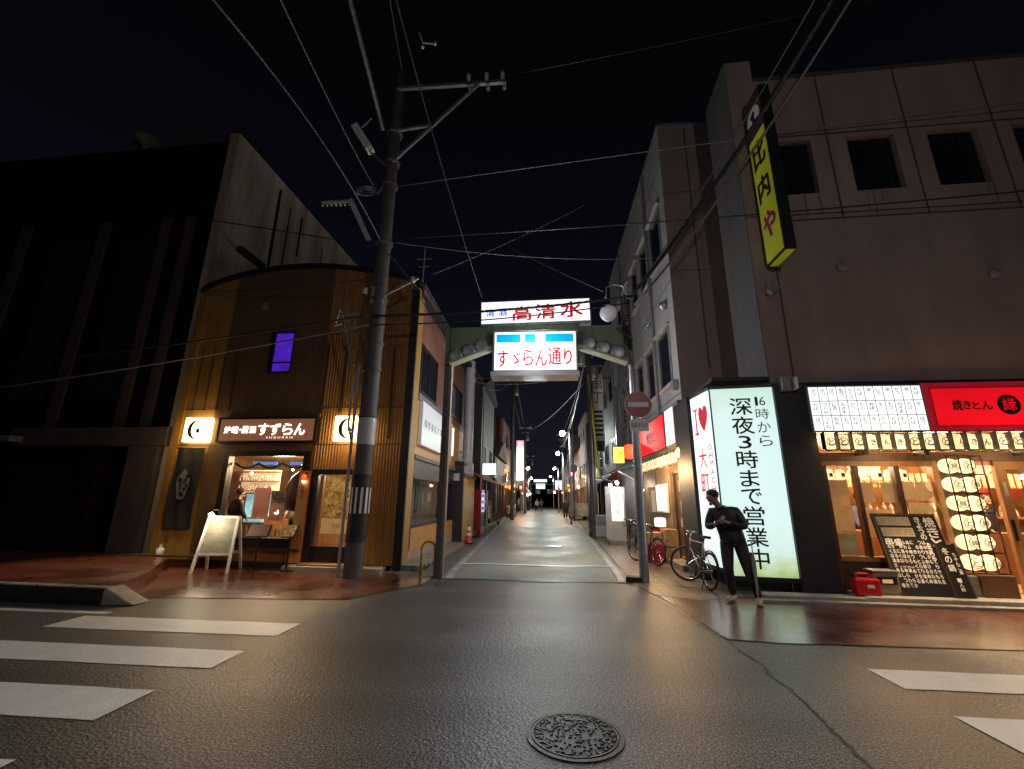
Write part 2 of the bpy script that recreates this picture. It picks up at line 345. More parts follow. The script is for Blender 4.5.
FRONT = ((1, 0, 0), (0, 0, 1)); WEST = ((0, -1, 0), (0, 0, 1)); EAST = ((0, 1, 0), (0, 0, 1)); TOP = ((1, 0, 0), (0, 1, 0))
_gc = {}
def glyph(body, bold=0):
    k = (body, bold)
    if k not in _gc:
        c = bpy.data.curves.new('t', 'FONT'); c.body = body; c.resolution_u = 2; c.offset = bold; c.fill_mode = 'FRONT'
        o = bpy.data.objects.new('t', c); C.objects.link(o)
        me = bpy.data.meshes.new_from_object(o.evaluated_get(bpy.context.evaluated_depsgraph_get()))
        vs = [v.co.copy() for v in me.vertices]; fs = [tuple(p.vertices) for p in me.polygons]
        bpy.data.objects.remove(o); bpy.data.curves.remove(c); bpy.data.meshes.remove(me)
        if vs:
            x0 = min(v.x for v in vs); x1 = max(v.x for v in vs); y0 = min(v.y for v in vs); y1 = max(v.y for v in vs)
            vs = [((v.x - x0) / max(1e-6, x1 - x0), (v.y - y0) / max(1e-6, y1 - y0)) for v in vs]
        _gc[k] = (vs, fs)
    return _gc[k]

def text(cells, m, parent, frame=FRONT, name='lettering', bold=0, t=.004):
    """cells: (string, origin of lower left corner, width, height); one mesh"""
    ex, ez = V(frame[0]), V(frame[1]); nn = ex.cross(ez)
    vv, ff = [], []
    for body, o, w, h in cells:
        vs, fs = glyph(body, 0)
        sh = [(0, 0)] if not bold else [(-1, -.6), (1, -.6), (0, 1), (0, 0)]
        for q, (sx, sy) in enumerate(sh):
            k = len(vv); b_ = bold * max(w / max(1, len(body)), h) * .55
            vv += [V(o) + ex * (x * w + sx * b_) + ez * (y * h + sy * b_) + nn * (t + q * .0007) for x, y in vs]; ff += [tuple(i + k for i in f) for f in fs]
    me = bpy.data.meshes.new(name); me.from_pydata(vv, [], ff); me.update()
    return link(name, me, m, parent)

def column(s, o, w, h, gap=.15, frame=FRONT):
    """vertical writing: top-left origin o"""
    ez = V(frame[1]); out = []; z = V(o)
    for ch in s:
        if ch != ' ': out.append((ch, z - ez * h, w, h))
        z = z - ez * (h * (1 + gap))
    return out

def copy_tree(o, parent=None):
    c = o.copy(); C.objects.link(c); c.parent = parent
    for ch in list(o.children): copy_tree(ch, c)
    return c

def skin(name, verts, edges, m, parent=None, sub=2):
    """continuous body: verts = (x,y,z,rx[,ry])"""
    me = bpy.data.meshes.new(name); me.from_pydata([v[:3] for v in verts], edges, [])
    o = bpy.data.objects.new(name, me); C.objects.link(o)
    md = o.modifiers.new('s', 'SKIN'); md.use_smooth_shade = True; md.branch_smoothing = .3
    for i, v in enumerate(verts):
        sv = me.skin_vertices[0].data[i]; sv.radius = (v[3], v[4] if len(v) > 4 else v[3]); sv.use_root = (i == 0)
    s2 = o.modifiers.new('u', 'SUBSURF'); s2.levels = sub; s2.render_levels = sub
    me2 = bpy.data.meshes.new_from_object(o.evaluated_get(bpy.context.evaluated_depsgraph_get()))
    me2.polygons.foreach_set('use_smooth', [True] * len(me2.polygons))
    bpy.data.objects.remove(o)
    return me2

# ------------------------------------------------------------------ camera, sky
cam = bpy.data.cameras.new('camera'); co = bpy.data.objects.new('camera', cam); C.objects.link(co); S.camera = co
cam.sensor_width = 36; cam.lens = 437 / 1024 * 36; cam.clip_end = 1500; cam.clip_start = .05
co.matrix_world = Matrix.Translation((0, 0, 1.6)) @ Matrix.Rotation(R(4.1766), 4, 'Z') @ Matrix.Rotation(R(90 + 14.7558), 4, 'X') @ Matrix.Rotation(R(.6235), 4, 'Z')
w = bpy.data.worlds.new('World'); S.world = w; w.use_nodes = True
N, L = w.node_tree.nodes, w.node_tree.links; bg = N['Background']
tc = N.new('ShaderNodeTexCoord'); sp = N.new('ShaderNodeSeparateXYZ'); L.new(tc.outputs['Generated'], sp.inputs[0])
cr = N.new('ShaderNodeValToRGB'); L.new(sp.outputs[2], cr.inputs[0]); L.new(cr.outputs[0], bg.inputs[0])
e = cr.color_ramp.elements; e[0].position = 0; e[0].color = (.0125, .0128, .021, 1); e[1].position = .75; e[1].color = (.0015, .0011, .0019, 1)
k = e.new(.28); k.color = (.0062, .0062, .0118, 1); k = e.new(.46); k.color = (.0030, .0030, .0066, 1)
bg.inputs[1].default_value = .82
S.view_settings.view_transform = 'Standard'; S.view_settings.look = 'None'; S.view_settings.gamma = 1; S.view_settings.exposure = 0
S.render.engine = 'CYCLES'; S.cycles.use_denoising = True; S.cycles.max_bounces = 6; S.cycles.transparent_max_bounces = 12
S.cycles.sample_clamp_indirect = 4; S.cycles.use_light_tree = True; S.cycles.caustics_reflective = False; S.cycles.caustics_refractive = False

def lamp(name, loc, power, col, r=.1, kind='POINT', rot=None, size=None, spot=None):
    l = bpy.data.lights.new(name, kind); l.energy = power; l.color = col
    if kind == 'AREA': l.shape = 'RECTANGLE'; l.size, l.size_y = size
    elif kind == 'SPOT': l.spot_size = spot; l.spot_blend = .6; l.shadow_soft_size = r
    else: l.shadow_soft_size = r
    o = bpy.data.objects.new(name, l); C.objects.link(o); o.location = loc
    if rot: o.rotation_euler = rot
    return o

# ------------------------------------------------------------------ ground
def sheet(name, m, pts, z, th=None):
    b = MB()
    if th: b.prism([(x, y, z - th) for x, y in pts], (0, 0, th))
    else: b.poly([(x, y, z) for x, y in pts])
    return tag(b.build(name, m, fix=bool(th)), kind='structure')
sheet('ground', 'asphalt', [(-400, -400), (400, -400), (400, 600), (-400, 600)], -.004)
sheet('road', 'asphalt', [(-60, -6), (60, -6), (60, 9.9), (-60, 9.9)], 0)
# the alley: a low hump where it meets the crossing road
b = MB(); ys = [9.62, 9.9, 10.3, 10.8, 11.3, 12, 14, 18, 26, 36, 50, 80, 160]
zs = [.002, .022, .045, .055, .05, .035, .024] + [.02] * 6
def lx(y): return -2.12 - min(1.3, (y - 9.6) * .045)
def rx(y): return 1.72 + min(.95, (y - 9.6) * .035)
rows = [[b.b.verts.new((lx(y) + (rx(y) - lx(y)) * i / 8, y + (0 if j else (.10 * math.sin(i * 1.1))), z + .008 * math.sin(i * .8) * (j < 4) * (j > 0))) for i in range(9)] for j, (y, z) in enumerate(zip(ys, zs))]
for a_, b_ in zip(rows, rows[1:]):
    for i in range(8): b.b.faces.new((a_[i], a_[i + 1], b_[i + 1], b_[i]))
tag(b.build('alley_road', 'alley', smooth=True), kind='structure')
# the dark seam in front of the hump
b = MB(); p0 = []; p1 = []
for i in range(25):
    x = -2.2 + i * .165; y = 9.60 + .07 * math.sin(i * .36) + random.uniform(-.008, .008); wd = .035 + .02 * random.random()
    p0.append((x, y - wd, .006)); p1.append((x, y + wd, .006))
for i in range(24): b.poly([p0[i], p0[i + 1], p1[i + 1], p1[i]])
tag(b.build('road_seam', 'crack', fix=False), kind='structure')
# white lines of the alley: cross line and the two edge lines
b = MB(); n = 16; P = []
for i in range(n + 1):
    x = -1.98 + 3.62 * i / n; y = 11.38 + .06 * math.sin(i * .5)
    P.append((x, y, .062 + .004 * math.sin(i)))
for i in range(n): b.poly([P[i], P[i + 1], V(P[i + 1]) + V((0, .15, -.001)), V(P[i]) + V((0, .15, -.001))])
tag(b.build('cross_line_marking', 'paint', fix=False), kind='structure')
def zroad(y):
    for i in range(len(ys) - 1):
        if ys[i] <= y <= ys[i + 1]: return zs[i] + (zs[i + 1] - zs[i]) * (y - ys[i]) / (ys[i + 1] - ys[i])
    return 0
for side, fx, nm in ((-1, lx, 'left'), (1, rx, 'right')):
    b = MB(); yy = [9.62, 9.9, 10.3, 10.8, 11.3, 12, 14, 18, 26, 36, 50, 80, 150]
    for a_, c_ in zip(yy, yy[1:]):
        xa, xc = fx(a_) - side * .16, fx(c_) - side * .16
        if a_ < 9.6: xa = fx(9.6) - side * (.16 if side > 0 else .35)
        b.poly([(xa - .07, a_, zroad(a_) + .016), (xa + .07, a_, zroad(a_) + .016), (xc + .07, c_, zroad(c_) + .016), (xc - .07, c_, zroad(c_) + .016)])
    tag(b.build('edge_line_marking', 'wornpaint', fix=False), kind='structure')
sheet('red_pavement', 'red', [(-6.2, 7.3), (-4.6, 7.42), (-3.2, 7.52), (-2.75, 8.3), (-2.35, 8.9), (-2.3, 9.75), (-3.1, 10.3), (-9.8, 10.6), (-30, 11.5), (-30, 7.1)], .010)
sheet('red_footpath', 'red', [(2.19, 6.02), (2.75, 5.93), (14, 6.0), (60, 5.2), (60, 7.0), (14, 8.2), (8.5, 8.36), (3.5, 8.6), (2.6, 8.15), (1.95, 8.5), (2.06, 7.8), (2.12, 6.9)], .010)
sheet('footpath', 'tiles', [(1.74, 9.5), (1.95, 8.5), (2.6, 8.15), (3.5, 8.6), (3.6, 10), (3.6, 40), (3.6, 62), (2.74, 62), (2.72, 36), (1.96, 14)], .014)
sheet('gutter', 'gutter', [(-3.34, 10.05), (-2.3, 9.75), (-2.14, 10.5), (-2.3, 14), (-2.9, 26), (-3.45, 40), (-3.5, 150), (-4.2, 150), (-4.2, 10.3)], .016)
sheet('far_gutter', 'gutter', [(2.74, 62), (3.9, 62), (3.9, 150), (2.74, 150)], .016)
# concrete step along the left shops of the alley, with weeds at its foot
b = MB()
for y0, y1, x1, z in ((10.45, 16.3, -2.82, .13), (17.0, 25, -3.05, .12), (25.2, 40, -3.3, .12)):
    b.box(-3.5, x1, y0, y1, 0, z)
tag(b.build('kerb', 'kerb', bevel=.012), kind='structure')
b = MB()
for i in range(260):
    y = random.choice([random.uniform(10.6, 12.8), random.uniform(16.9, 19.8), random.uniform(19, 24)]); x = -2.80 - (y > 16) * .22 + random.uniform(-.05, .06); h = random.uniform(.04, .20) * (1.5 if y > 17 else .8)
    a = random.uniform(0, 6.28); dx, dy = math.cos(a) * .06, math.sin(a) * .06
    b.poly([(x - dy * .2, y + dx * .2, .01), (x + dy * .2, y - dx * .2, .01), (x + dx + dy * .1, y + dy, h * .7), (x + dx * 1.7, y + dy * 1.7, h)])
tag(b.build('weeds', 'leaf', fix=False), 'green weeds growing along the foot of the kerb at the left shops', 'weeds', kind='stuff')
# raised kerb on the far left, its end ramped down to the road
b = MB()
b.prism([(-40, 8.6, 0), (-6.62, 6.72, 0), (-6.62, 6.72, .25), (-40, 8.6, .25)], (.0, .16, 0))
b.prism([(-6.62, 6.72, 0), (-6.14, 6.74, 0.012), (-6.62, 6.72, .25)], (.0, .30, 0))
tag(b.build('kerb', 'kerb', bevel=.02), kind='structure')
b = MB()
for k in range(12): x = -7.2 - k * .62; b.bar((x, 6.718 + (-6.62 - x) * .0563, .0), (x, 6.718 + (-6.62 - x) * .0563, .252), .012, .02).bar((x, 6.71 + (-6.62 - x) * .0563, .252), (x, 6.87 + (-6.62 - x) * .0563, .252), .012, .006)
tag(b.build('kerb_joint', 'crack'), kind='structure')
tag(MB().prism([(-40, 8.59, .0), (-6.63, 6.712, .0), (-6.63, 6.712, .235), (-40, 8.59, .235)], (0, .006, 0)).build('kerb_shade_face', 'black'), kind='structure')  # thin black sheet paints the shade on the kerb's front
sheet('raised_pavement', 'red', [(-40, 8.75), (-6.64, 6.88), (-7.3, 8.2), (-8.8, 10.4), (-9.9, 10.64), (-40, 12)], .24, th=.24)
# zebra crossings
def stripes(rows):
    b = MB()
    for x0, x1, y0, y1 in rows:
        n = max(2, int(abs(x1 - x0) / .25)); lo, hi = [], []
        for i in range(n + 1):
            x = x0 + (x1 - x0) * i / n; sk = -.045 * (x - (x0 + x1) / 2)
            lo.append((x, y0 + sk * .4 + random.uniform(-.006, .006), .006)); hi.append((x, y1 + sk * .4 + random.uniform(-.006, .006), .006))
        for i in range(n): b.poly([lo[i], lo[i + 1], hi[i + 1], hi[i]])
    return b.build('crossing_marking', 'paint', fix=False)
tag(stripes([(-6.26, -3.18, 5.59, 6.13), (-6.26, -3.2, 4.56, 5.06), (-6.26, -3.3, 3.53, 4.05), (-6.26, -3.28, 2.5, 3.02), (-14, -6.08, 6.33, 6.45)]), kind='structure')
tag(stripes([(3.2, 6.3, 4.67, 5.15), (3.17, 6.3, 3.64, 4.15), (3.17, 6.3, 2.6, 3.1)]), kind='structure')
# crack across the right of the road
b = MB(); pts = []
seq = [(2.18, 6.01), (2.16, 5.6), (2.22, 5.2), (2.14, 4.9), (2.17, 4.58), (2.12, 4.2), (2.08, 3.85), (2.02, 3.39), (1.95, 2.9)]
for (xa, ya), (xc, yc) in zip(seq, seq[1:]):
    for k in range(9): pts.append((xa + (xc - xa) * k / 9 + random.uniform(-.018, .018), ya + (yc - ya) * k / 9))
ws = [random.uniform(.002, .016) for _ in pts]
for i in range(len(pts) - 1):
    (xa, ya), (xc, yc) = pts[i], pts[i + 1]
    b.poly([(xa - ws[i], ya, .005), (xa + ws[i], ya, .005), (xc + ws[i + 1], yc, .005), (xc - ws[i + 1], yc, .005)])
tag(b.build('road_crack', 'crack', fix=False), kind='structure')
b = MB(); pts = [(2.18 + (1.7 - 2.18) * i / 20 + random.uniform(-.01, .01), 6.01 + (8.9 - 6.01) * i / 20) for i in range(21)]
for i in range(20): b.poly([(pts[i][0] - .008, pts[i][1], .016), (pts[i][0] + .008, pts[i][1], .016), (pts[i + 1][0] + .008, pts[i + 1][1], .016), (pts[i + 1][0] - .008, pts[i + 1][1], .016)])
tag(b.build('pavement_joint', 'crack', fix=False), kind='structure')

# manhole cover in the foreground
mh = thing('manhole_cover', 'round black cast iron manhole cover set in the wet road in the foreground', 'manhole cover', (.205, 3.63, 0))
MB().lathe([(.345, 0), (.345, .010), (.315, .010), (.315, .004), (.0, .004)], n=48).build('frame', 'iron', mh)
b = MB().lathe([(0, .004), (.300, .004), (.305, .012), (.292, .012), (.286, .006), (0, .006)], n=48)
random.seed(3)
for k in range(220):
    rr = .275 * math.sqrt(random.random()); a = random.uniform(0, 6.28); x, y = rr * math.cos(a), rr * math.sin(a); s_ = random.uniform(.006, .014); t_ = random.uniform(0, 3.1)
    b.bar((x - s_ * math.cos(t_), y - s_ * math.sin(t_), .009), (x + s_ * math.cos(t_), y + s_ * math.sin(t_), .009), .009, .008)
for k in range(24):
    a = k * math.pi / 12; b.bar((.255 * math.cos(a), .255 * math.sin(a), .009), (.283 * math.cos(a), .283 * math.sin(a), .009), .012, .009)
for s_ in ((-.03, .21), (.05, .21), (0, -.22)): b.prism([(s_[0] - .035, s_[1] - .02, .005), (s_[0] + .035, s_[1] - .02, .005), (s_[0] + .01, s_[1] + .03, .005)], (0, 0, .008))
b.build('lid', 'iron', mh)
m2 = thing('manhole_cover', 'small pale drain cover shining in the alley beyond the white cross line', 'manhole cover', (.35, 16.4, .03))
MB().lathe([(.3, 0), (.3, .006), (0, .006)], n=28).build('lid', 'galv', m2)

# ------------------------------------------------------------------ LEFT CORNER: the ochre clad bar
AL = R(-2.6)
sz = thing('corner_bar', 'ochre metal clad two storey corner building with arched parapet behind the utility pole', 'building', (-3.24, 10.37, 0), AL)
XL, XR = -6.3, 0.0
opens = [(-4.72, -2.5, .45, 2.66), (-2.30, -1.12, .15, 2.22), (-3.97, -3.36, 4.78, 5.88)]
def top(x):
    u = (x - XL) / (XR - XL)
    return 7.2 + .62 * math.sin(math.pi * min(1, max(0, u)) ** .9) ** .8 - .08 * u
def clad(x0, x1, pitch, amp, m, name, opens, topf, base=.12, y=0):
    b = MB(); n = int(round((x1 - x0) / (pitch / 4))); prev = None
    prof = (0, 0, 1, 1)
    xs = [x0 + (x1 - x0) * i / n for i in range(n + 1)]
    for i in range(n):
        xa, xc = xs[i], xs[i + 1]; xm = (xa + xc) / 2
        ya, yc = y - amp * prof[i % 4], y - amp * prof[(i + 1) % 4]
        iv = [(base, None)]
        for ox0, ox1, oz0, oz1 in opens:
            if ox0 < xm < ox1:
                iv2 = []
                for lo, hi in iv:
                    h_ = 99 if hi is None else hi
                    if oz0 > lo and oz1 < h_: iv2 += [(lo, oz0), (oz1, hi)]
                    elif oz0 <= lo < oz1: iv2.append((oz1, hi))
                    else: iv2.append((lo, hi))
                iv = iv2
        for lo, hi in iv:
            ta, tb = (topf(xa), topf(xc)) if hi is None else (hi, hi)
            b.poly([(xa, ya, lo), (xc, yc, lo), (xc, yc, tb), (xa, ya, ta)])
    return b.build(name, m, sz, fix=False)
clad(-6.3, -5.28, .5, .0, 'ochre', 'wall_panel', opens, top)
clad(-5.28, -2.42, .05, .006, 'brown', 'wall_panel', opens, top)
clad(-2.42, -.16, .075, .015, 'corr', 'wall_panel', opens, top)
# body behind the cladding
b = MB(); prev = None
b.box(-6.3, 0, .30, 9.5, 6.9, 7.05); b.box(-6.3, -6.2, .02, 9.5, 0, 6.9); b.box(-6.3, 0, 9.4, 9.5, 0, 6.9)
b.build('side_walls', 'soot', sz)
b = MB(); n = 40; xs = [XL - .03 + (XR - XL + .06) * i / n for i in range(n + 1)]
for i in range(n):
    xa, xc = xs[i], xs[i + 1]; za, zc = top(xa), top(xc)
    b.prism([(xa, -.10, za - .03), (xc, -.10, zc - .03), (xc, -.10, zc + .09), (xa, -.10, za + .09)], (0, .42, 0))
b.build('coping', 'black', sz)
bx('corner_trim', 'black', sz, -.16, .02, -.05, .03, .05, 6.95)
bx('side_trim', 'ochre', sz, XL - .03, XL + .16, -.035, .02, .1, 7.1)
bx('base_course', 'darkwood', sz, XL, -2.4, -.05, .02, 0, .14)
for x in (-5.95, -5.62): bx('panel_joint', 'darkwood', sz, x, x + .025, -.012, -.002, 3.75, 5.45)
for x in (-5.28, -4.92): bx('panel_joint', 'darkwood', sz, x, x + .03, -.02, -.004, 3.75, 5.6)
for x, z0, z1 in ((-2.36, 3.65, 5.5), (-1.86, 3.65, 5.5), (-.55, 3.0, 5.35)): bx('panel_joint', 'darkwood', sz, x, x + .05, -.05, -.024, z0, z1)
for x0, x1, z in ((-6.3, -5.1, 3.78), (-2.42, -.16, 3.78), (-2.42, -.16, 2.86), (-6.3, -5.1, 2.86)): bx('panel_joint', 'darkwood', sz, x0, x1, -.035, -.024, z, z + .022)
# purple upper window
wf = MB(); wf.box(-4.0, -3.97, -.04, .1, 4.74, 5.90).box(-3.36, -3.34, -.04, .1, 4.74, 5.90).box(-3.97, -3.36, -.04, .1, 5.88, 5.90).box(-3.97, -3.36, -.04, .1, 4.74, 4.78)
wn = wf.build('window', 'black', sz)
bx('pane', 'e_purple', wn, -3.90, -3.36, .04, .05, 4.79, 5.86)
MB().box(-3.97, -3.90, -.01, .05, 4.78, 5.88).box(-3.90, -3.36, .02, .036, 5.02, 5.06).build('frame', 'black', wn)
bx('vent', 'greym', sz, -4.42, -4.26, -.07, .0, 6.55, 6.75, .01)
# ground floor window with its dim warm room
g = MB().box(-4.74, -4.60, -.07, .12, .42, 2.70).box(-2.62, -2.48, -.07, .12, .42, 2.70).box(-4.60, -2.62, -.07, .12, 2.58, 2.70).box(-4.60, -2.62, -.07, .12, .42, .66).build('shop_window', 'black', sz)
bx('pane', 'glass', g, -4.60, -2.62, .03, .036, .66, 2.58)
bx('window_sill', 'darkwood', sz, -4.85, -2.4, -.16, -.02, .38, .45)
bx('lower_wall', 'woodo', sz, -4.72, -2.5, -.03, .02, .14, .42)
rm = MB(); rm.poly([(-6.1, .2, .2), (-.4, .2, .2), (-.4, 4, .2), (-6.1, 4, .2)]); rm.poly([(-6.1, 4, .2), (-.4, 4, .2), (-.4, 4, 2.9), (-6.1, 4, 2.9)])
rm.poly([(-6.1, .2, .2), (-6.1, 4, .2), (-6.1, 4, 2.9), (-6.1, .2, 2.9)]); rm.poly([(-.4, .2, .2), (-.4, .2, 2.9), (-.4, 4, 2.9), (-.4, 4, .2)]); rm.poly([(-6.1, .2, 2.9), (-6.1, 4, 2.9), (-.4, 4, 2.9), (-.4, .2, 2.9)])
rm.build('room', 'roomd', sz, fix=False)
sf = MB().box(-5.5, -4.5, 1.6, 1.85, 1.0, 1.04)
for z in (1.75, 2.02, 2.28): sf.box(-5.65, -4.45, 1.6, 1.85, z, z + .03)
sf = sf.build('shelf', 'wood', sz)
b = MB()
for z in (1.78, 2.05):
    for i in range(13):
        x = -5.58 + i * .085; h = random.uniform(.12, .2); b.lathe([(.025, 0), (.025, h * .65), (.01, h * .75), (.01, h)], (x, 1.7, z), n=8)
b.build('bottles', 'goods', sz)
bx('fridge', 'e_fridge', sz, -5.45, -4.85, 1.9, 2.3, .9, 1.68)
bx('shelf_backlight', 'e_roomb', sz, -5.65, -4.45, 1.86, 1.88, 1.72, 2.36)
bx('counter', 'wood', sz, -4.6, -2.2, 1.6, 2.0, .2, 1.0, .01)
for x0, x1, z0, z1, m_ in ((-3.85, -3.42, 1.12, 1.82, 'paperp'), (-3.40, -3.02, 1.05, 1.75, 'paperp'), (-3.38, -3.05, 1.45, 1.74, 'posterm')): bx('notice', m_, sz, x0, x1, .05 + (m_ == 'posterm') * -.008, .055 + (m_ == 'posterm') * -.008, z0, z1)
bx('string_of_lights', 'e_blue', sz, -4.2, -3.55, .30, .33, 2.40, 2.47); bx('string_of_lights', 'e_blue', sz, -3.2, -2.68, .30, .33, 2.40, 2.47)
gar = []
for i in range(25): x = -4.55 + i * .08; gar.append((x, .12, 2.42 - .12 * abs(math.sin(i * .39))))
MB().tube(gar, .03, 6).build('garland', 'leaf', sz)
b = MB(); b.lathe([(.0, -.03), (.2, .0), (.31, .25), (.30, .55), (.18, .82), (.05, .95), (0, .97)], (-2.98, .45, 1.28), n=18); b.build('sedge_ball', 'darkwood', sz, True)
b = MB()
for x, z in ((-3.35, 2.30), (-2.72, 2.25), (-3.1, 2.42), (-2.9, 2.43), (-4.5, 2.2)): b.sphere((x, .7, z), .035, 8)
b.build('bulbs', 'e_bulb', sz)
b = MB()
for i in range(14): b.lathe([(.03, 0), (.03, .14), (.012, .17), (.012, .23)], (-4.5 + i * .13, .3, .68), n=8)
b.build('bottles', 'curtain', sz)
lamp('bar_light', (-7.0, 11.5, 2.5), 320, (1, .62, .32), .25)
lamp('bar_light', (-4.9, 11.6, 2.4), 280, (1, .66, .38), .2)
# door with its posters
d = MB().box(-2.34, -2.18, -.06, .12, .15, 2.26).box(-1.20, -1.05, -.06, .12, .15, 2.26).box(-2.18, -1.20, -.06, .12, 2.14, 2.26).box(-2.18, -1.20, .0, .1, .15, .50).build('door', 'black', sz)
bx('pane', 'glass', d, -2.18, -1.20, .05, .056, .50, 2.14)
bx('door_frame', 'wood', d, -2.14, -2.05, -.01, .05, .5, 2.12)
bx('poster', 'posterm', d, -2.0, -1.3, .03, .038, 1.15, 2.1); bx('notice', 'paper', d, -2.02, -1.32, .022, .028, .78, 1.12)
text([('魚', (-1.86, .028, 1.78), .2, .2), ('肉', (-1.6, .028, 1.78), .2, .2)], 'paper', d); text([('本日', (-1.75, .02, .93), .18, .08)], 'greyink', d)
bx('threshold', 'wood', sz, -2.3, -1.1, -.32, .0, .02, .15, .008)
bx('step', 'concrete', sz, -2.6, -.3, -.42, -.05, .0, .11, .008)
bx('door_post', 'woodo', sz, -2.62, -2.36, -.14, -.072, .14, 2.22)
text(column('営業中', (-2.54, -.144, 1.9), .09, .10), 'darkwood', sz)
# signs of the bar
sg = thing('shop_sign', 'long brown shop sign reading すずらん in glowing white letters above the bar window', 'sign', (-3.16, 10.37, -.03), AL)
bx('board', emat('sign_board_brown', (.36, .15, .08), .45, base=(.2, .09, .05), var=.15), sg, -5.0, -2.46, -.16, -.05, 2.98, 3.52)
MB().box(-5.05, -5.0, -.18, -.02, 2.93, 3.57).box(-2.46, -2.41, -.18, -.02, 2.93, 3.57).box(-5, -2.46, -.18, -.02, 3.52, 3.57).box(-5, -2.46, -.18, -.02, 2.93, 2.98).build('frame', 'black', sg)
text([('炉', (-4.86, -.162, 3.17), .17, .17), ('端', (-4.66, -.162, 3.17), .17, .17), ('・', (-4.45, -.162, 3.23), .05, .05), ('居', (-4.38, -.162, 3.17), .17, .17), ('酒', (-4.18, -.162, 3.17), .17, .17),
      ('す', (-3.94, -.162, 3.12), .27, .28), ('ず', (-3.62, -.162, 3.12), .27, .28), ('ら', (-3.29, -.162, 3.12), .27, .28), ('ん', (-2.97, -.162, 3.12), .27, .28)], 'e_text', sg, bold=.035, t=.012)
text([('S U Z U R A N', (-3.7, -.162, 3.035), .7, .045)], 'e_textp', sg, bold=.03, name='small_lettering')
text([('炉', (-2.67, -.162, 3.19), .07, .10), ('庵', (-2.67, -.162, 3.07), .07, .10)], 'e_redin', sg, name='seal')
def moon_sign(x, label):
    q = thing('square_sign', label, 'sign', (-3.24, 10.37, 0), AL, 'glowing square signs with a dark crescent')
    bx('light_box', 'e_sq', q, x, x + .70, -.20, -.08, 2.93, 3.54, .01)
    bx('bracket', 'black', q, x + .2, x + .48, -.08, -.02, 3.15, 3.35)
    b = MB(); cx, cz = x + .35, 3.235; A = []; n = 26
    for i in range(n): a = R(70) + R(220) * i / (n - 1); A.append((cx + .25 * math.cos(a), cz + .25 * math.sin(a), .0))
    B_ = []
    for i in range(n): a = R(70) + R(220) * i / (n - 1); k = .25 - .085 * math.sin(math.pi * i / (n - 1)); B_.append((cx + .03 * math.sin(math.pi * i / (n - 1)) + k * math.cos(a), cz + k * math.sin(a)))
    for i in range(n - 1): b.poly([(A[i][0], -.204, A[i][1]), (B_[i][0], -.204, B_[i][1]), (B_[i + 1][0], -.204, B_[i + 1][1]), (A[i + 1][0], -.204, A[i + 1][1])])
    # small lily of the valley bell beside the crescent
    b.poly([(cx + .0, -.204, cz + .04), (cx - .02, -.204, cz - .10), (cx + .02, -.204, cz - .07), (cx + .05, -.204, cz - .11), (cx + .10, -.204, cz - .06), (cx + .08, -.204, cz + .02)])
    b.build('crescent', 'ink', q, fix=False)
moon_sign(-5.88, 'glowing square sign with a dark crescent, left of the long brown bar sign')
moon_sign(-1.84, 'glowing square sign with a dark crescent, partly behind the utility pole')
ll = thing('wall_lamp', 'small glowing red lamp on the orange post between bar window and door', 'lamp', (-3.24, 10.37, 0), AL)
MB().lathe([(.03, 0), (.05, .04), (.05, .12), (.02, .16)], (-2.46, -.20, 1.98), n=12).build('lamp_shade', 'e_rbulb', ll, True)
MB().box(-2.46, -2.42, -.17, -.10, 2.14, 2.17).build('bracket', 'black', ll)
MB().sphere((-2.46, -.20, 1.97), .035, 8).build('bulb', 'e_bulb', ll)
# cloth banner
bn = thing('cloth_banner', 'dark cloth banner with a pale round crest hanging beside the bar window', 'banner', (-3.24, 10.37, 0), AL)
b = MB(); nx, nz = 10, 14; g_ = [[b.b.verts.new((-6.05 + .74 * i / nx + .02 * (nz - j) / nz, -.09 - .03 * math.sin(i * 1.3 + j * .35), .82 + 1.95 * j / nz)) for i in range(nx + 1)] for j in range(nz + 1)]
for j in range(nz):
    for i in range(nx): b.b.faces.new((g_[j][i], g_[j][i + 1], g_[j + 1][i + 1], g_[j + 1][i]))
b.build('cloth', 'banner', bn, True, fix=False)
MB().tube([(-6.1, -.08, 2.78), (-5.25, -.08, 2.78)], .012, 6).build('rod', 'black', bn)
b = MB(); b.poly([(-5.68 + .17 * math.cos(a) * (1 + .12 * math.sin(3 * a)), -.135, 1.86 + .36 * math.sin(a) * (1 + .08 * math.sin(5 * a))) for a in [2 * math.pi * k / 40 for k in range(40)]]); b.build('crest', 'greyink', bn, fix=False)
b = MB(); rnd = random.Random(21)
for k in range(9):
    x, z = -5.68 + rnd.uniform(-.11, .11), 1.86 + rnd.uniform(-.26, .26); a0 = rnd.uniform(0, 3); b.poly([(x + rnd.uniform(.02, .07) * math.cos(a), -.139 - k * .0004, z + rnd.uniform(.03, .09) * math.sin(a)) for a in [2 * math.pi * q / 9 for q in range(9)]])
b.build('crest_pattern', 'banner', bn, fix=False)
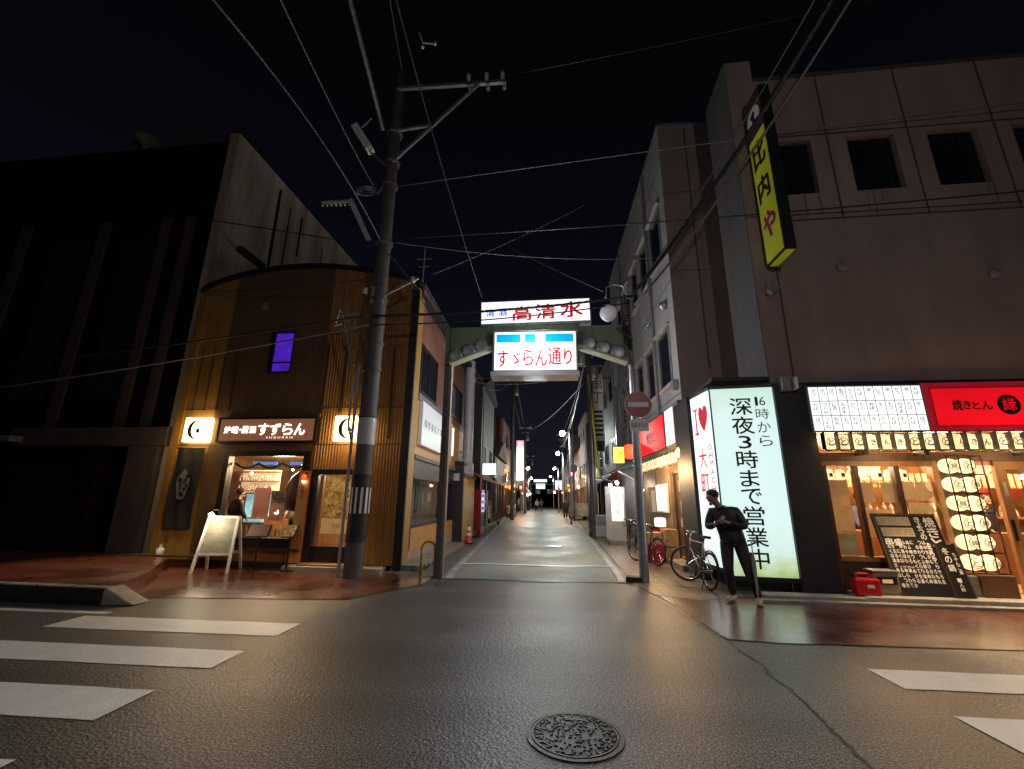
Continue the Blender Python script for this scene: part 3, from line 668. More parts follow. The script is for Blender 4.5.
# A-board with clamp lamp
ab = thing('chalkboard_sign', 'white framed A-board lit by a clamp lamp on the wet pavement outside the bar', 'sign board', (-7.18, 9.82, .01), R(12))
def aframe(y0, y1, nm):
    p = lambda x, t: V((x, y0 + (y1 - y0) * t, 1.16 * t))
    b = MB().bar(p(-.36, 0), p(-.30, 1), .05).bar(p(.36, 0), p(.30, 1), .05).bar(p(-.34, .32), p(.34, .32), .05).bar(p(-.31, .985), p(.31, .985), .05)
    b.build(nm, 'white', ab)
aframe(-.30, -.02, 'front_frame'); aframe(.35, .03, 'rear_frame')
MB().prism([(-.325, -.20, .38), (.325, -.20, .38), (.30, -.025, 1.12), (-.30, -.025, 1.12)], (0, .012, 0)).build('board', mat('board_face', (.24, .22, .16), .6, var=.25, scale=6), ab)
b = MB(); random.seed(5)
for r_ in range(7):
    z = .98 - r_ * .09
    for i in range(9):
        if random.random() < .8: x = -.22 + i * .052; y = -.24 + (z - .24) / .88 * .215 - .006; b.bar((x, y, z), (x + random.uniform(.015, .04), y, z + random.uniform(-.02, .02)), .005)
b.build('handwriting', 'greyink', ab)
cl = MB().tube([(-.1, -.02, 1.17), (-.12, -.1, 1.30), (-.13, -.28, 1.30), (-.13, -.33, 1.25)], .010, 6).build('clamp_lamp', 'black', ab)
MB().lathe([(.02, 0), (.07, -.07)], (-.13, -.33, 1.25), (0, -.25, 1), n=14).build('lamp_shade', 'white', cl)
MB().sphere((-.13, -.345, 1.20), .05, 10).build('bulb', 'e_lamp', cl)
lamp('board_light', (-7.25, 9.42, 1.10), 20, (1, .80, .5), .03)
# menu stands in front of the window
def stand(x, y, label, m_, w_, rz):
    q = thing('menu_stand', label, 'menu stand', (x, y, .01), rz, 'black menu stands before the bar window')
    MB().bar((0, 0, 0), (0, 0, .78), .03).bar((-.16, 0, .01), (.16, 0, .01), .03).bar((0, -.16, .012), (0, .16, .012), .03).build('stand', 'black', q)
    MB().prism([(-w_, -.10, .72), (w_, -.10, .72), (w_, .06, .98), (-w_, .06, .98)], (0, .02, -.01)).build('tray', 'black', q)
    MB().prism([(-w_ + .02, -.10, .74), (w_ - .02, -.10, .74), (w_ - .02, .048, .975), (-w_ + .02, .048, .975)], (0, -.008, .004)).build('menu_sheet', m_, q)
stand(-6.42, 9.98, 'wide black menu stand with a pale sheet, nearer the A-board', 'paperp', .24, R(6))
stand(-5.72, 10.05, 'narrow black menu stand with an orange sheet, nearer the bar door', 'posterm', .15, R(-4))
# small things at the foot of the wall
q = thing('wall_lantern_box', 'small white jug standing at the foot of the ochre wall left of the bar', 'jug', (-9.05, 10.38, .24))
MB().lathe([(.07, 0), (.08, .02), (.08, .14), (.03, .19), (.03, .23)], n=12).build('jug_body', 'white', q, True); MB().box(-.03, .03, -.02, .02, .22, .25).build('cap', 'white', q)
q.name = 'plastic_jug'
q = thing('wooden_kerb_rail', 'low dark bench plank on feet along the ochre wall left of the A-board', 'bench', (-8.3, 10.3, .01))
bx('plank', 'darkwood', q, -1.4, .6, -.12, .12, .22, .26); bx('leg', 'black', q, -1.2, -1.15, -.1, .1, 0, .22); bx('leg', 'black', q, .4, .45, -.1, .1, 0, .22)
q.name = 'low_bench'
# customer inside, seated with back to the window

for x in (-9.0, -4.8): lamp('sign_glow', (x, 9.85, 2.85), 16, (1, .66, .28), .3); lamp('sign_glow', (x, 9.75, 2.85), 240, (1, .72, .38), .15, 'SPOT', rot=(R(-16), 0, 0), spot=R(84))
# ------------------------------------------------------------------ people
def person(label, loc, rz, J, coat='jacket', legs='trouser', shoes='shoe', group=None, hands=True, hair='hair', sub=2, phone=False):
    """J: joints in metres, the figure facing -Y; keys head, neck, chest, pelvis, and per side L/R: sh el wr hip kn an toe"""
    root = thing('person', label, 'person', loc, rz, group)
    g = lambda k: V(J[k])
    hd, nk, ch, pe = g('head'), g('neck'), g('chest'), g('pelvis')
    fw = V(J.get('look', (0, -1, -.2))).normalized()
    up = (hd - nk).normalized()
    vs, es = [], []
    def add(p, r, r2=None, par=None):
        vs.append((p[0], p[1], p[2], r, r2 or r)); i = len(vs) - 1
        if par is not None: es.append((par, i))
        return i
    ip = add(pe, .12, .09); isp = add((pe + ch) / 2, .115, .085, ip); ic = add(ch, .13, .09, isp); ib = add(nk - up * .02, .055, None, ic)
    ih0 = add(nk + up * .06 + fw * .01, .05, None, ib); ih1 = add(hd - up * .045 + fw * .015, .068, .078, ih0); ih2 = add(hd + up * .03, .078, .09, ih1); add(hd + up * .085 - fw * .01, .055, .06, ih2)
    for s in 'LR':
        a = add(g(s + 'sh'), .048, None, ic); b_ = add((g(s + 'sh') + g(s + 'el')) / 2, .044, None, a); c = add(g(s + 'el'), .036, None, b_); d = add((g(s + 'el') + g(s + 'wr')) / 2, .034, None, c); f = add(g(s + 'wr'), .024, .02, d)
        dr = (g(s + 'wr') - g(s + 'el')).normalized(); hdv = V(J.get(s + 'hand', dr)).normalized(); add(g(s + 'wr') + hdv * .06, .034, .018, f)
        a = add(g(s + 'hip'), .085, None, ip); m_ = add((g(s + 'hip') + g(s + 'kn')) / 2, .07, None, a); k_ = add(g(s + 'kn'), .052, None, m_); m2_ = add((g(s + 'kn') * .6 + g(s + 'an') * .4), .05, None, k_); n_ = add(g(s + 'an'), .034, None, m2_)
        add(g(s + 'toe'), .032, .025, n_)
    me = skin('body', vs, es, 'skin', sub=sub)
    bb = MB(); bb.b.from_mesh(me)
    sd = fw.cross(up).normalized(); up2 = sd.cross(fw).normalized()
    bb.sphere(hd + fw * .093 - up2 * .015, .016, 8, (1, 1, 1)); bb.sphere(hd + fw * .083 - up2 * .075, .028, 8)
    for q in (-1, 1): bb.sphere(hd + sd * q * .078 - up2 * .01 - fw * .005, .02, 8)
    if hands:
        for s in 'LR':
            dr = V(J.get(s + 'hand', g(s + 'wr') - g(s + 'el'))).normalized(); pl_ = V(J.get(s + 'curl', (0, 0, -1))).normalized(); sdv = dr.cross(pl_).normalized()
            base = g(s + 'wr') + dr * .065
            for i, (o, ln) in enumerate(((-.027, .066), (-.009, .076), (.009, .072), (.027, .056))):
                p = base + sdv * o; a = p + dr * ln * .45; c = a + (dr * .5 + pl_ * .8).normalized() * ln * .35; d = c + (pl_ - dr * .3).normalized() * ln * .25
                bb.tube([p - dr * .02, p + dr * .01, a, c, d], .009, 6, .0068)
            p = g(s + 'wr') + dr * .03 - sdv * .03; bb.tube([p + sdv * .012, p - sdv * .018 + dr * .02, p - sdv * .022 + dr * .045 + pl_ * .015, p - sdv * .008 + dr * .066 + pl_ * .028], .0105, 6, .008)
    body = bb.build('body', 'skin', root, True)
    b = MB()
    for q in (-1, 1): b.sphere(hd + fw * .083 + sd * q * .031 + up2 * .012, .009, 6)
    b.build('eyes', 'ink', body)
    b = MB(); b.tube([hd + fw * .094 + sd * -.02 - up2 * .052, hd + fw * .097 - up2 * .05, hd + fw * .094 + sd * .02 - up2 * .052], .004, 5); b.build('mouth', 'redink', body)
    # hair: cap of rough locks over crown and back
    b = MB(); rnd = random.Random(11)
    b.sphere(hd + up2 * .034 - fw * .032, .092, 12)
    for i in range(70):
        a = rnd.uniform(0, 6.28); e_ = rnd.uniform(.05, 1.4); d = (sd * math.cos(a) * math.cos(e_) + fw * math.sin(a) * math.cos(e_) + up2 * math.sin(e_))
        if d.dot(fw) > .35 and e_ < .9: continue
        p = hd + up2 * .03 - fw * .030 + d * .084; b.sphere(p, rnd.uniform(.012, .024), 6)
    b.build('hair', hair, root, True)
    # jacket
    vs, es = [], []
    lo = pe + V((0, 0, -.13)); i0 = add(lo, .195, .15); ip = add(pe + V((0, 0, .02)), .19, .145, i0); isp = add((pe + ch) / 2, .20, .145, ip); ic = add(ch + V((0, 0, .0)), .20, .145, isp); i_ = add(nk - up * .06, .11, .10, ic); add(nk + up * .0, .07, .07, i_)
    for s in 'LR':
        a = add(g(s + 'sh'), .088, .088, ic); b_ = add((g(s + 'sh') + g(s + 'el')) / 2, .076, None, a); c = add(g(s + 'el'), .070, None, b_); d = add(g(s + 'el') * .45 + g(s + 'wr') * .55, .052, None, c); add(g(s + 'wr') * .93 + g(s + 'el') * .07, .042, None, d)
    link('jacket', skin('jacket', vs, es, coat, sub=sub), coat, root)
    vs, es = [], []
    ip = add(pe + V((0, 0, .03)), .15, .115)
    for s in 'LR':
        a = add(g(s + 'hip'), .112, .11, ip); m_ = add((g(s + 'hip') + g(s + 'kn')) / 2, .095, None, a); k_ = add(g(s + 'kn'), .076, None, m_); m2_ = add((g(s + 'kn') + g(s + 'an')) / 2, .068, None, k_); add(g(s + 'an') + V((0, 0, -.01)), .05, None, m2_)
    link('trousers', skin('trousers', vs, es, legs, sub=sub), legs, root)
    for s in 'LR':
        vs, es = [], []; an, to = g(s + 'an'), g(s + 'toe'); hl = an + (an - to).normalized() * .05; z = min(an.z, to.z) - .0
        a = add((hl.x, hl.y, to.z + .008), .042, .04); b_ = add((an.x, an.y, to.z + .012), .05, .05, a); c = add(((an.x + to.x) / 2, (an.y + to.y) / 2, to.z), .046, .04, b_); add(to, .042, .03, c)
        link('shoe', skin('shoe', vs, es, shoes, sub=sub), shoes, root)
    return root

def walking(st=.22, lean=0):
    return dict(head=(0, -.04, 1.60), neck=(0, -.0, 1.45), chest=(0, 0, 1.28), pelvis=(0, 0, .95), look=(0, -1, -.1),
        Lsh=(.18, 0, 1.38), Lel=(.22, .08 + st * .2, 1.12), Lwr=(.21, -.05, .90), Rsh=(-.18, 0, 1.38), Rel=(-.22, -.02, 1.12), Rwr=(-.22, -.16 - st * .2, .94),
        Lhip=(.09, 0, .88), Lkn=(.10, -.5 * st, .49), Lan=(.09, -st, .09), Ltoe=(.10, -st - .15, .04), Rhip=(-.09, 0, .88), Rkn=(-.10, .1, .49), Ran=(-.09, st + .1, .12), Rtoe=(-.10, st - .03, .05))

# the man reading his phone
J = dict(head=(-.235, -.075, 1.635), neck=(-.16, .0, 1.50), chest=(-.10, .02, 1.30), pelvis=(-.02, .05, .98), look=(-.62, -.70, -.48),
    Rsh=(-.28, .03, 1.41), Rel=(-.33, -.02, 1.15), Rwr=(-.22, -.24, 1.20), Lsh=(.08, .02, 1.42), Lel=(.17, -.03, 1.16), Lwr=(-.04, -.24, 1.24),
    Rhand=(.35, -.5, .3), Lhand=(-.7, -.35, .25), Rcurl=(.2, -.2, .8), Lcurl=(-.2, -.3, .8),
    Rhip=(-.11, .05, .90), Rkn=(-.12, -.02, .50), Ran=(-.10, .10, .09), Rtoe=(-.17, -.07, .045),
    Lhip=(.07, .05, .90), Lkn=(.14, .0, .50), Lan=(.24, .03, .09), Ltoe=(.22, -.15, .045))
man = person('man in a black jacket looking down at his phone beside the tall lit panel', (3.19, 8.02, .012), R(-25), J); man.scale = (1.13, 1.1, 1.015)
ph = thing('phone', 'phone held in both hands by the man beside the lit panel', 'phone', (2.925, 7.76, 1.32), R(-50))
MB().prism([(-.037, 0, -.07), (.037, 0, -.07), (.037, .06, .06), (-.037, .06, .06)], (0, .008, -.004)).build('case', 'ink', ph)
MB().prism([(-.032, .001, -.064), (.032, .001, -.064), (.032, .058, .054), (-.032, .058, .054)], (0, -.003, .004)).build('screen', 'greyink', ph)
um = thing('umbrella', 'closed clear umbrella hanging beside the leg of the man with the phone', 'umbrella', (3.37, 7.80, 0))
MB().lathe([(.008, .14), (.016, .20), (.026, .42), (.034, .62), (.022, .76), (.010, .80)], n=10).build('canopy', 'umb', um, True)
MB().tube([(0, 0, .06), (0, 0, .96), (.02, 0, 1.01), (.05, 0, 1.02), (.07, 0, .98), (.07, 0, .94)], .009, 6).build('handle', 'white', um)
# seated customer inside the bar: seen from behind
Js = dict(head=(0, -.05, 1.20), neck=(0, 0, 1.05), chest=(0, .02, .88), pelvis=(0, .05, .52), look=(0, -1, -.2), Lsh=(.18, .02, .98), Lel=(.22, -.08, .74), Lwr=(.16, -.3, .80), Rsh=(-.18, .02, .98), Rel=(-.22, -.08, .74), Rwr=(-.16, -.3, .80),
    Lhip=(.1, .0, .48), Lkn=(.12, -.4, .50), Lan=(.12, -.38, .1), Ltoe=(.12, -.53, .05), Rhip=(-.1, 0, .48), Rkn=(-.12, -.4, .50), Ran=(-.12, -.38, .1), Rtoe=(-.12, -.53, .05))
person('person in dark clothes standing inside the bar before the blue lit fridge', (-8.0, 11.35, .1), R(150), walking(0), hands=False, sub=1)
person('person in a pale shirt working behind the bar counter, half hidden by the round ball', (-6.6, 11.75, .15), 0, walking(0.0), coat='cloth2', hands=False, sub=1)
# far figures in the alley
far = [(-.9, 58, 12, 'cloth2', 'trouser', 'walker in a pale coat in the middle of the far alley'), (-.35, 62, 190, 'cloth3', 'trouser', 'walker in blue coat just right of the pale coated walker, far down the alley'),
       (-2.2, 66, 0, 'jacket', 'trouser', 'dark figure at the left side of the far alley'), (1.9, 40, 175, 'cloth1', 'trouser', 'dark figure standing before the orange lit shops right of the far alley'),
       (2.45, 47, -40, 'jacket', 'cloth1', 'figure in black under the orange lights at the right of the far alley'), (-2.9, 52, 80, 'cloth1', 'trouser', 'figure in an olive coat by the far left shop fronts')]
for x, y, a, c, l_, lb in far: person(lb, (x, y, .03), R(a), walking(random.uniform(.05, .25)), coat=c, legs=l_, hands=False, sub=1, group='people far down the alley')

# ------------------------------------------------------------------ dark block at far left
db = thing('dark_block', 'unlit dark multi storey building with tall pale pilasters left of the ochre bar', 'building', (-3.24, 10.37, 0), AL)
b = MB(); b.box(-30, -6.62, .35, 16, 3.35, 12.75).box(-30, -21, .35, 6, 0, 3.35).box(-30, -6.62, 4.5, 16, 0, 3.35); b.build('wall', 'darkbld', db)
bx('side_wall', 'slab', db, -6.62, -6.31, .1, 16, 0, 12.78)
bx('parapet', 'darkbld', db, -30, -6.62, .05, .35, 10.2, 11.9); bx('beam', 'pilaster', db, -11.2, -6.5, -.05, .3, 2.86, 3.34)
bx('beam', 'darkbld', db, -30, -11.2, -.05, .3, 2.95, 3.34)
for x, w_ in ((-10.7, .34), (-8.55, .32), (-7.72, .30), (-13.6, .36), (-16.5, .36)): bx('pilaster', 'pilaster', db, x, x + w_, .285, .35, 3.34, 9.95)
for x, w_ in ((-7.55, .85), (-8.75, .4), (-12.4, .5), (-16.2, .6)): bx('column', 'pilaster' if x > -8 else 'darkbld', db, x, x + w_, .0, .5, 0, 2.86)
for x in (-8.4, -9.0): bx('roof_post', 'pilaster', db, x, x + .18, .5, .7, 12.75, 13.9)
bx('awning', 'greym', db, -13.5, -10.75, -.35, -.05, 2.95, 3.1)
bx('shutter', 'soot', db, -21, -7.5, 1.2, 1.3, .0, 2.9)
for x in (-12.1, -9.6): bx('window', 'winglass', db, x, x + 1.1, .28, .36, 4.2, 9.3)
b = MB(); random.seed(9)
for y, z0, z1, w_ in ((2.2, 9.3, 12.4, .14), (2.9, 7.0, 12.1, .06), (3.6, 10.5, 12.2, .10), (5.2, 8.0, 11.8, .05), (6.0, 6.8, 9.5, .06)): b.box(-6.312, -6.302, y, y + w_, z0, z1)
b.build('stains', 'darkbld', db)
bx('vent_bar', 'black', db, -6.31, -6.1, .8, 1.9, 9.0, 9.15); bx('wall_box', 'greym', db, -6.31, -6.05, 3.3, 3.7, 7.9, 8.3)
q = thing('roof_dome', 'pale dome shaped tank on the roof of the dark block', 'tank', (-14.0, 11.9, 12.7))
MB().lathe([(.12, 0), (.10, .9), (.42, .95), (.40, 1.12), (.25, 1.32), (0, 1.42)], n=18).build('dome', 'kerb', q, True)
MB().lathe([(.2, 0), (.2, .1), (.1, .12)], n=12).build('base', 'greym', q)
q = thing('marker_pole', 'short slanted white pole standing in front of the dark block', 'pole', (-10.55, 10.75, .24))
MB().tube([(0, 0, 0), (.05, .0, .85)], .035, 8).build('pole', 'white', q); MB().lathe([(.12, 0), (.12, .04), (.05, .06)], n=12).build('base', 'rubber', q)

# ------------------------------------------------------------------ utility pole at left
up = thing('utility_pole', 'thick concrete utility pole with striped guard and crossarm before the ochre bar', 'utility pole', (-4.0, 9.6, 0))
MB().lathe([(.20, 0), (.195, 3), (.165, 8), (.135, 13.4), (.0, 13.42)], n=24).build('pole', 'pole', up, True)
MB().lathe([(.204, 2.75), (.206, 2.752), (.206, 3.35), (.204, 3.352)], n=24).build('label_band', 'porcelain', up)
MB().lathe([(.2, .7), (.214, .702), (.212, 2.1), (.2, 2.102)], n=24).build('guard_sleeve', 'rubber', up)
b = MB()
for k in range(12):
    a = k * math.pi / 6; b.bar((.216 * math.cos(a), .216 * math.sin(a), 1.28), (.216 * math.cos(a), .216 * math.sin(a), 1.82), .05, .006, (math.cos(a), math.sin(a), 0))
b.build('guard_stripes', 'white', up)
b = MB().bar((-.05, -.12, 12.70), (3.05, -.12, 12.74), .09, .09).bar((.05, -.12, 10.25), (2.30, -.12, 12.72), .07, .07).bar((0, -.12, 11.25), (1.15, -.12, 11.42), .07, .07)
b.build('crossarm', 'galv', up)
for x in (2.0, 2.5, 2.95):
    MB().lathe([(.02, 0), (.02, .12), (.06, .14), (.05, .22), (.065, .25), (.03, .32)], (x, -.12, 12.77), n=10).build('insulator', 'porcelain', up, True)
    MB().lathe([(.02, 0), (.02, .08), (.055, .12), (.05, .2), (.02, .24)], (x + .06, -.12, 12.69), (0, 0, -1), n=10).build('insulator', 'porcelain', up, True)
b = MB().bar((-.3, -.08, 9.3), (-.1, -.05, 9.62), .05)
for k in range(3): b.tube([(-.62 + .26 * math.cos(a_ * .7), -.05 + .12 * math.sin(a_ * .7), 9.38 + k * .05) for a_ in range(9)], .018, 6, closed=True)
b.build('cable_coil', 'galv', up)
MB().bar((-1.12, -.05, 11.52), (-.62, -.05, 10.72), .20, .26, (0, 1, 0)).build('transformer_box', 'white', up, bevel=.02)
MB().bar((-.85, -.05, 10.9), (-.1, 0, 10.2), .05).bar((-.95, -.05, 11.5), (-.7, -.05, 11.8), .04).build('bracket', 'galv', up)
b = MB().bar((-1.75, -.1, 9.08), (-.95, -.1, 9.10), .06).bar((-.98, -.1, 9.12), (-.38, -.1, 7.95), .12)
for k in range(7): b.sphere((-1.72 + k * .12, -.1, 9.0), .035, 6)
b.build('line_bracket', 'porcelain', up)
b = MB()
for z in (10.3, 11.25, 9.6, 7.85, 6.3, 5.15, 4.5, 3.4): b.lathe([(.13, z - .03), (.215, z - .028), (.215, z + .028), (.13, z + .03)], n=20)
b.build('band', 'pole', up)
b = MB().tube([(-.9, -.1, 6.05), (-.98, -.1, 5.6), (-.6, -.1, 5.75), (-.35, -.1, 5.4)], .022, 6).tube([(-.9, -.1, 6.1), (-.55, -.1, 4.9), (-.42, -.1, 4.6)], .03, 6).tube([(-.55, -.12, 6.0), (-.5, -.12, 5.6), (-.2, -.12, 5.2)], .018, 6)
b.bar((-.95, -.1, 5.9), (-.4, -.1, 5.9), .04); b.build('drop_cables', 'galv', up)
MB().tube([(-.27, -.12, 4.62), (-.27, -.12, .0)], .035, 8).tube([(-.36, -.08, 4.4), (-.40, -.08, 4.1), (-.40, -.08, 3.2), (-.28, -.10, 2.8)], .028, 8).build('conduit', 'pipe', up)
MB().bar((.1, -.1, 6.35), (1.0, -.15, 6.8), .05).bar((0, -.1, 6.15), (0, -.1, 6.6), .3, .12).build('low_bracket', 'galv', up)
for x, z in ((.86, 6.66), (-.3, 6.40)): MB().lathe([(.03, 0), (.07, .04), (.05, .10), (.07, .14), (.03, .18)], (x, -.15, z), n=10).build('insulator', 'porcelain', up, True)
MB().tube([(-.33, -.02, 11.4), (-.68, -1.5, 13.3), (-1.3, -4.2, 16.6)], .07, 8).build('stay_tube', 'galv', up)

# ------------------------------------------------------------------ arch over the alley
ar = thing('street_arch', 'olive green street arch spanning the alley entrance with pale edge and round lamps', 'arch', (0, 9.8, 0))
b = MB()
for s, xo, xi in ((-1, -2.30, -1.16), (1, 1.93, .82)):
    n_ = 1 if s > 0 else 0
    b.prism([(xo, -.12, 5.58), (xi, -.12, 5.58), (xi, -.12, 5.06), (xo + (.0 if s > 0 else .13), -.12, 4.68), (xo, -.12, 4.66)], (0, .24, 0))
b.box(-1.16, .82, -.10, .10, 5.5, 5.62).build('panel', 'olive', ar)
b = MB().bar((-2.17, -.10, 4.66), (-1.16, -.10, 5.05), .05, .30, (0, 1, 0)).bar((.82, -.10, 5.05), (1.93, -.10, 4.65), .05, .30, (0, 1, 0))
b.build('pale_edge', 'palegreen', ar)
MB().box(-2.30, -2.19, -.10, .10, .0, 4.68).build('post', 'pole', ar); MB().box(-2.188, -2.13, -.08, .08, .0, 4.70).build('post_edge', 'cream', ar)
bx('seam', 'black', ar, -2.20, -2.19, -.126, -.121, 4.8, 5.58); bx('seam', 'black', ar, 1.15, 1.16, -.126, -.121, 4.95, 5.58)
for x, z in ((-2.05, 4.86), (-1.74, 4.98), (-1.44, 5.10), (1.08, 5.13), (1.41, 5.02), (1.74, 4.91)):
    MB().lathe([(.0, .0), (.17, .0), (.17, .02), (.13, .03), (.0, .032)], (x, -.125, z), (0, -1, 0), n=22).build('round_lamp', 'greym', ar, True)
bs = thing('arch_sign', 'lit white street sign reading すゞらん通り in red under a cyan band', 'sign', (0, 9.8, .05))
bs.scale = (.969, 1, .969)
bx('light_box', 'greym', bs, -1.19, .82, -.30, .16, 4.44, 5.52, .01); bx('lit_face', 'e_arch', bs, -1.14, .78, -.308, -.301, 4.54, 5.48); bx('lit_back', 'e_arch', bs, -1.14, .78, .161, .168, 4.54, 5.40); bx('base_trim', 'porcelain', bs, -1.22, .85, -.33, .18, 4.40, 4.50)
b = MB().box(-1.10, -.52, -.314, -.309, 5.22, 5.43).box(-.42, -.17, -.314, -.309, 5.22, 5.43).box(.06, .73, -.314, -.309, 5.22, 5.43); b.build('cyan_band', 'e_cyan', bs)
text([('1', (-.51, -.315, 5.23), .06, .19), ('3', (-.06, -.315, 5.24), .10, .17)], 'e_white', bs); text([('3', (-.05, -.318, 5.25), .08, .15)], 'e_pale', bs, name='number')
text([('す', (-1.07, -.309, 4.62), .26, .40), ('ゞ', (-.70, -.309, 4.68), .18, .30), ('ら', (-.46, -.309, 4.64), .24, .40), ('ん', (-.17, -.309, 4.63), .28, .40), ('通', (.13, -.309, 4.66), .30, .42), ('り', (.50, -.309, 4.66), .18, .38)], 'e_tred', bs, bold=.03)
b2 = thing('upper_sign', 'lit white sign reading 高清水 in red above the arch, tilted up at the right', 'sign', (-.17, 9.8, 5.96), 0)
b2.rotation_euler = (0, R(-1.2), 0)
bx('light_box', 'greym', b2, -1.32, 1.32, -.12, .16, -.33, .31, .01); bx('lit_face', 'e_arch', b2, -1.29, 1.29, -.128, -.121, -.27, .28); bx('lit_back', 'e_arch', b2, -1.29, 1.29, .161, .168, -.27, .28)
text([('高', (-.55, -.13, -.22), .46, .36), ('清', (.02, -.13, -.20), .46, .38), ('水', (.60, -.13, -.18), .52, .40)], 'e_tred', b2, bold=.045)
text([('清', (-1.18, -.13, -.10), .20, .20), ('酒', (-.88, -.13, -.09), .20, .20)], 'e_tblue', b2, bold=.04, name='small_lettering')
MB().bar((-1.0, .0, -.33), (-1.0, 0, -.48), .05).bar((1.0, 0, -.31), (1.0, 0, -.44), .05).build('bracket', 'black', b2)
lamp('sign_glow', (-.2, 9.0, 5.0), 40, (.9, .97, 1), .5); lamp('sign_glow', (-.2, 11.4, 4.6), 330, (.92, .96, 1), .5)
# the pole that carries the right end: no-entry sign, globe lamp
rp = thing('sign_pole', 'slim grey steel pole carrying the no entry sign at the alley mouth', 'pole', (2.03, 9.75, 0))
MB().lathe([(.095, 0), (.09, 2.4), (.065, 4), (.055, 6.25), (0, 6.27)], n=18).build('pole', 'galv', rp, True)
MB().prism([(-.38, -.02, .012), (-.08, -.12, .012), (-.08, .16, .012), (-.34, .18, .012)], (0, 0, .10)).build('foot_block', 'rubber', rp, bevel=.02)
b = MB().tube([(0, 0, 6.1), (0, 0, 6.45), (-.1, 0, 6.62), (-.3, 0, 6.66), (-.48, 0, 6.58), (-.5, 0, 6.42), (-.5, 0, 6.3)], .02, 8)
b.build('lamp_arm', 'galv', rp, True)
gl = MB().sphere((-.47, -.03, 5.90), .20, 18).build('globe', 'e_shade', rp, True)
b = MB()
for k in range(10):
    a = random.uniform(0, 6.28); b.tube([(.0, -.05, 5.9 - k * .07), (-.1 * math.cos(a) - .1, -.12, 5.85 - k * .07), (-.15, -.12 - .1 * random.random(), 5.6 - k * .06), (0.02, -.05, 5.3 - k * .04)], .014, 6)
b.bar((-.9, 0, 5.55), (0, 0, 5.62), .02).bar((-.55, 0, 5.55), (-.55, 0, 5.35), .02).bar((-.3, -.08, 5.5), (.05, -.08, 5.2), .06); b.build('cable_tangle', 'cable', rp)
ne = thing('no_entry_sign', 'round red no entry sign with white bar on the slim steel pole', 'road sign', (2.10, 9.64, 3.66))
MB().disc((0, 0, 0), .30, (0, -1, 0), .012, 40).build('disc', 'nored', ne); bx('bar', 'white', ne, -.22, .22, -.018, -.013, -.05, .055)
MB().lathe([(.288, .0125), (.30, .0125), (.30, .016), (.288, .016)], (0, 0, 0), (0, -1, 0), 40).build('rim', 'white', ne); bx('clamp', 'galv', ne, -.16, .08, .0, .10, -.04, .04)
pl_ = thing('supplementary_plate', 'small white plate with black characters below the no entry sign', 'road sign', (2.10, 9.64, 3.20))
bx('plate', 'white', pl_, -.20, .20, -.01, 0, -.13, .13); text([(c, (-.17 + i * .072, -.012, -.05), .055, .10) for i, c in enumerate('自転車以外')], 'ink', pl_)
bx('clamp', 'galv', pl_, -.1, .1, 0, .06, -.03, .03)
# yellow hoop guard and post
hg = thing('hoop_guard', 'yellow steel hoop barrier beside the left post of the arch', 'barrier', (-2.47, 9.82, 0))
b = MB(); P = [(-.15, 0, 0), (-.15, 0, .56)] + [(-.15 * math.cos(a), 0, .56 + .15 * math.sin(a)) for a in [math.pi * k / 8 for k in range(1, 8)]] + [(.15, 0, .56), (.15, 0, 0)]
b.tube(P, .028, 10).build('hoop', 'yellow', hg, True); MB().lathe([(.05, 0.01), (.05, .03)], (-.15, 0, 0), n=12).lathe([(.05, .01), (.05, .03)], (.15, 0, 0), n=12).build('foot', 'yellow', hg)

# ------------------------------------------------------------------ alley, left row
def wframe(parent, X, y0, y1, z0, z1, d, pane='winglass', fr='black', t=.07, mull=1, name='window'):
    """window in a wall facing +X (d=+1) or -X (d=-1), proud of the wall"""
    xa, xb = (X, X + .05) if d > 0 else (X - .05, X)
    b = MB().box(xa, xb, y0, y0 + t, z0, z1).box(xa, xb, y1 - t, y1, z0, z1).box(xa, xb, y0 + t, y1 - t, z1 - t, z1).box(xa, xb, y0 + t, y1 - t, z0, z0 + t)
    for k in range(mull): ym = y0 + (y1 - y0) * (k + 1) / (mull + 1); b.box(xa, xb - .01 * d * (d > 0), ym - t / 3, ym + t / 3, z0 + t, z1 - t)
    w_ = b.build(name, fr, parent)
    xp = X + .012 * d
    MB().box(min(X + .004 * d, xp), max(X + .004 * d, xp), y0 + t, y1 - t, z0 + t, z1 - t).build('pane', pane, w_)
    return w_
X1 = -3.32
br = thing('brick_shop', 'two storey red brick and orange panelled shop next to the ochre corner bar', 'building')
MB().box(-9.4, X1, 10.98, 18.2, 4.25, 7.35).build('brick_wall', 'brickr', br)
MB().box(-9.4, X1 + .004, 10.98, 18.2, 2.72, 4.245).build('panel_band', 'orange', br)
MB().box(-9.4, X1, 11.0, 18.2, .0, .34).build('plinth', 'concrete', br)
MB().box(-3.6, X1 + .003, 11.25, 16.4, .345, .88).build('base_panel', 'orange', br)
MB().box(-3.9, X1 + .06, 10.42, 10.96, .12, 7.05).build('corner_strip', 'ochre', br); MB().box(-3.55, X1 + .045, 10.965, 11.0, .1, 7.2).build('strip_trim', 'greyb', br)
MB().box(-9.4, X1 + .06, 10.9, 18.25, 7.35, 7.45).build('roof', 'roofd', br)
MB().box(-3.9, X1 + .05, 11.1, 16.4, 2.60, 2.70).build('lintel', 'greyb', br); MB().box(-3.6, X1 + .05, 11.1, 14.6, 4.15, 4.34).build('sill_band', 'greyb', br)
wframe(br, X1, 11.08, 12.95, 4.36, 5.72, 1, mull=1, t=.08); wframe(br, X1, 15.0, 17.3, 4.5, 5.75, 1, mull=1)
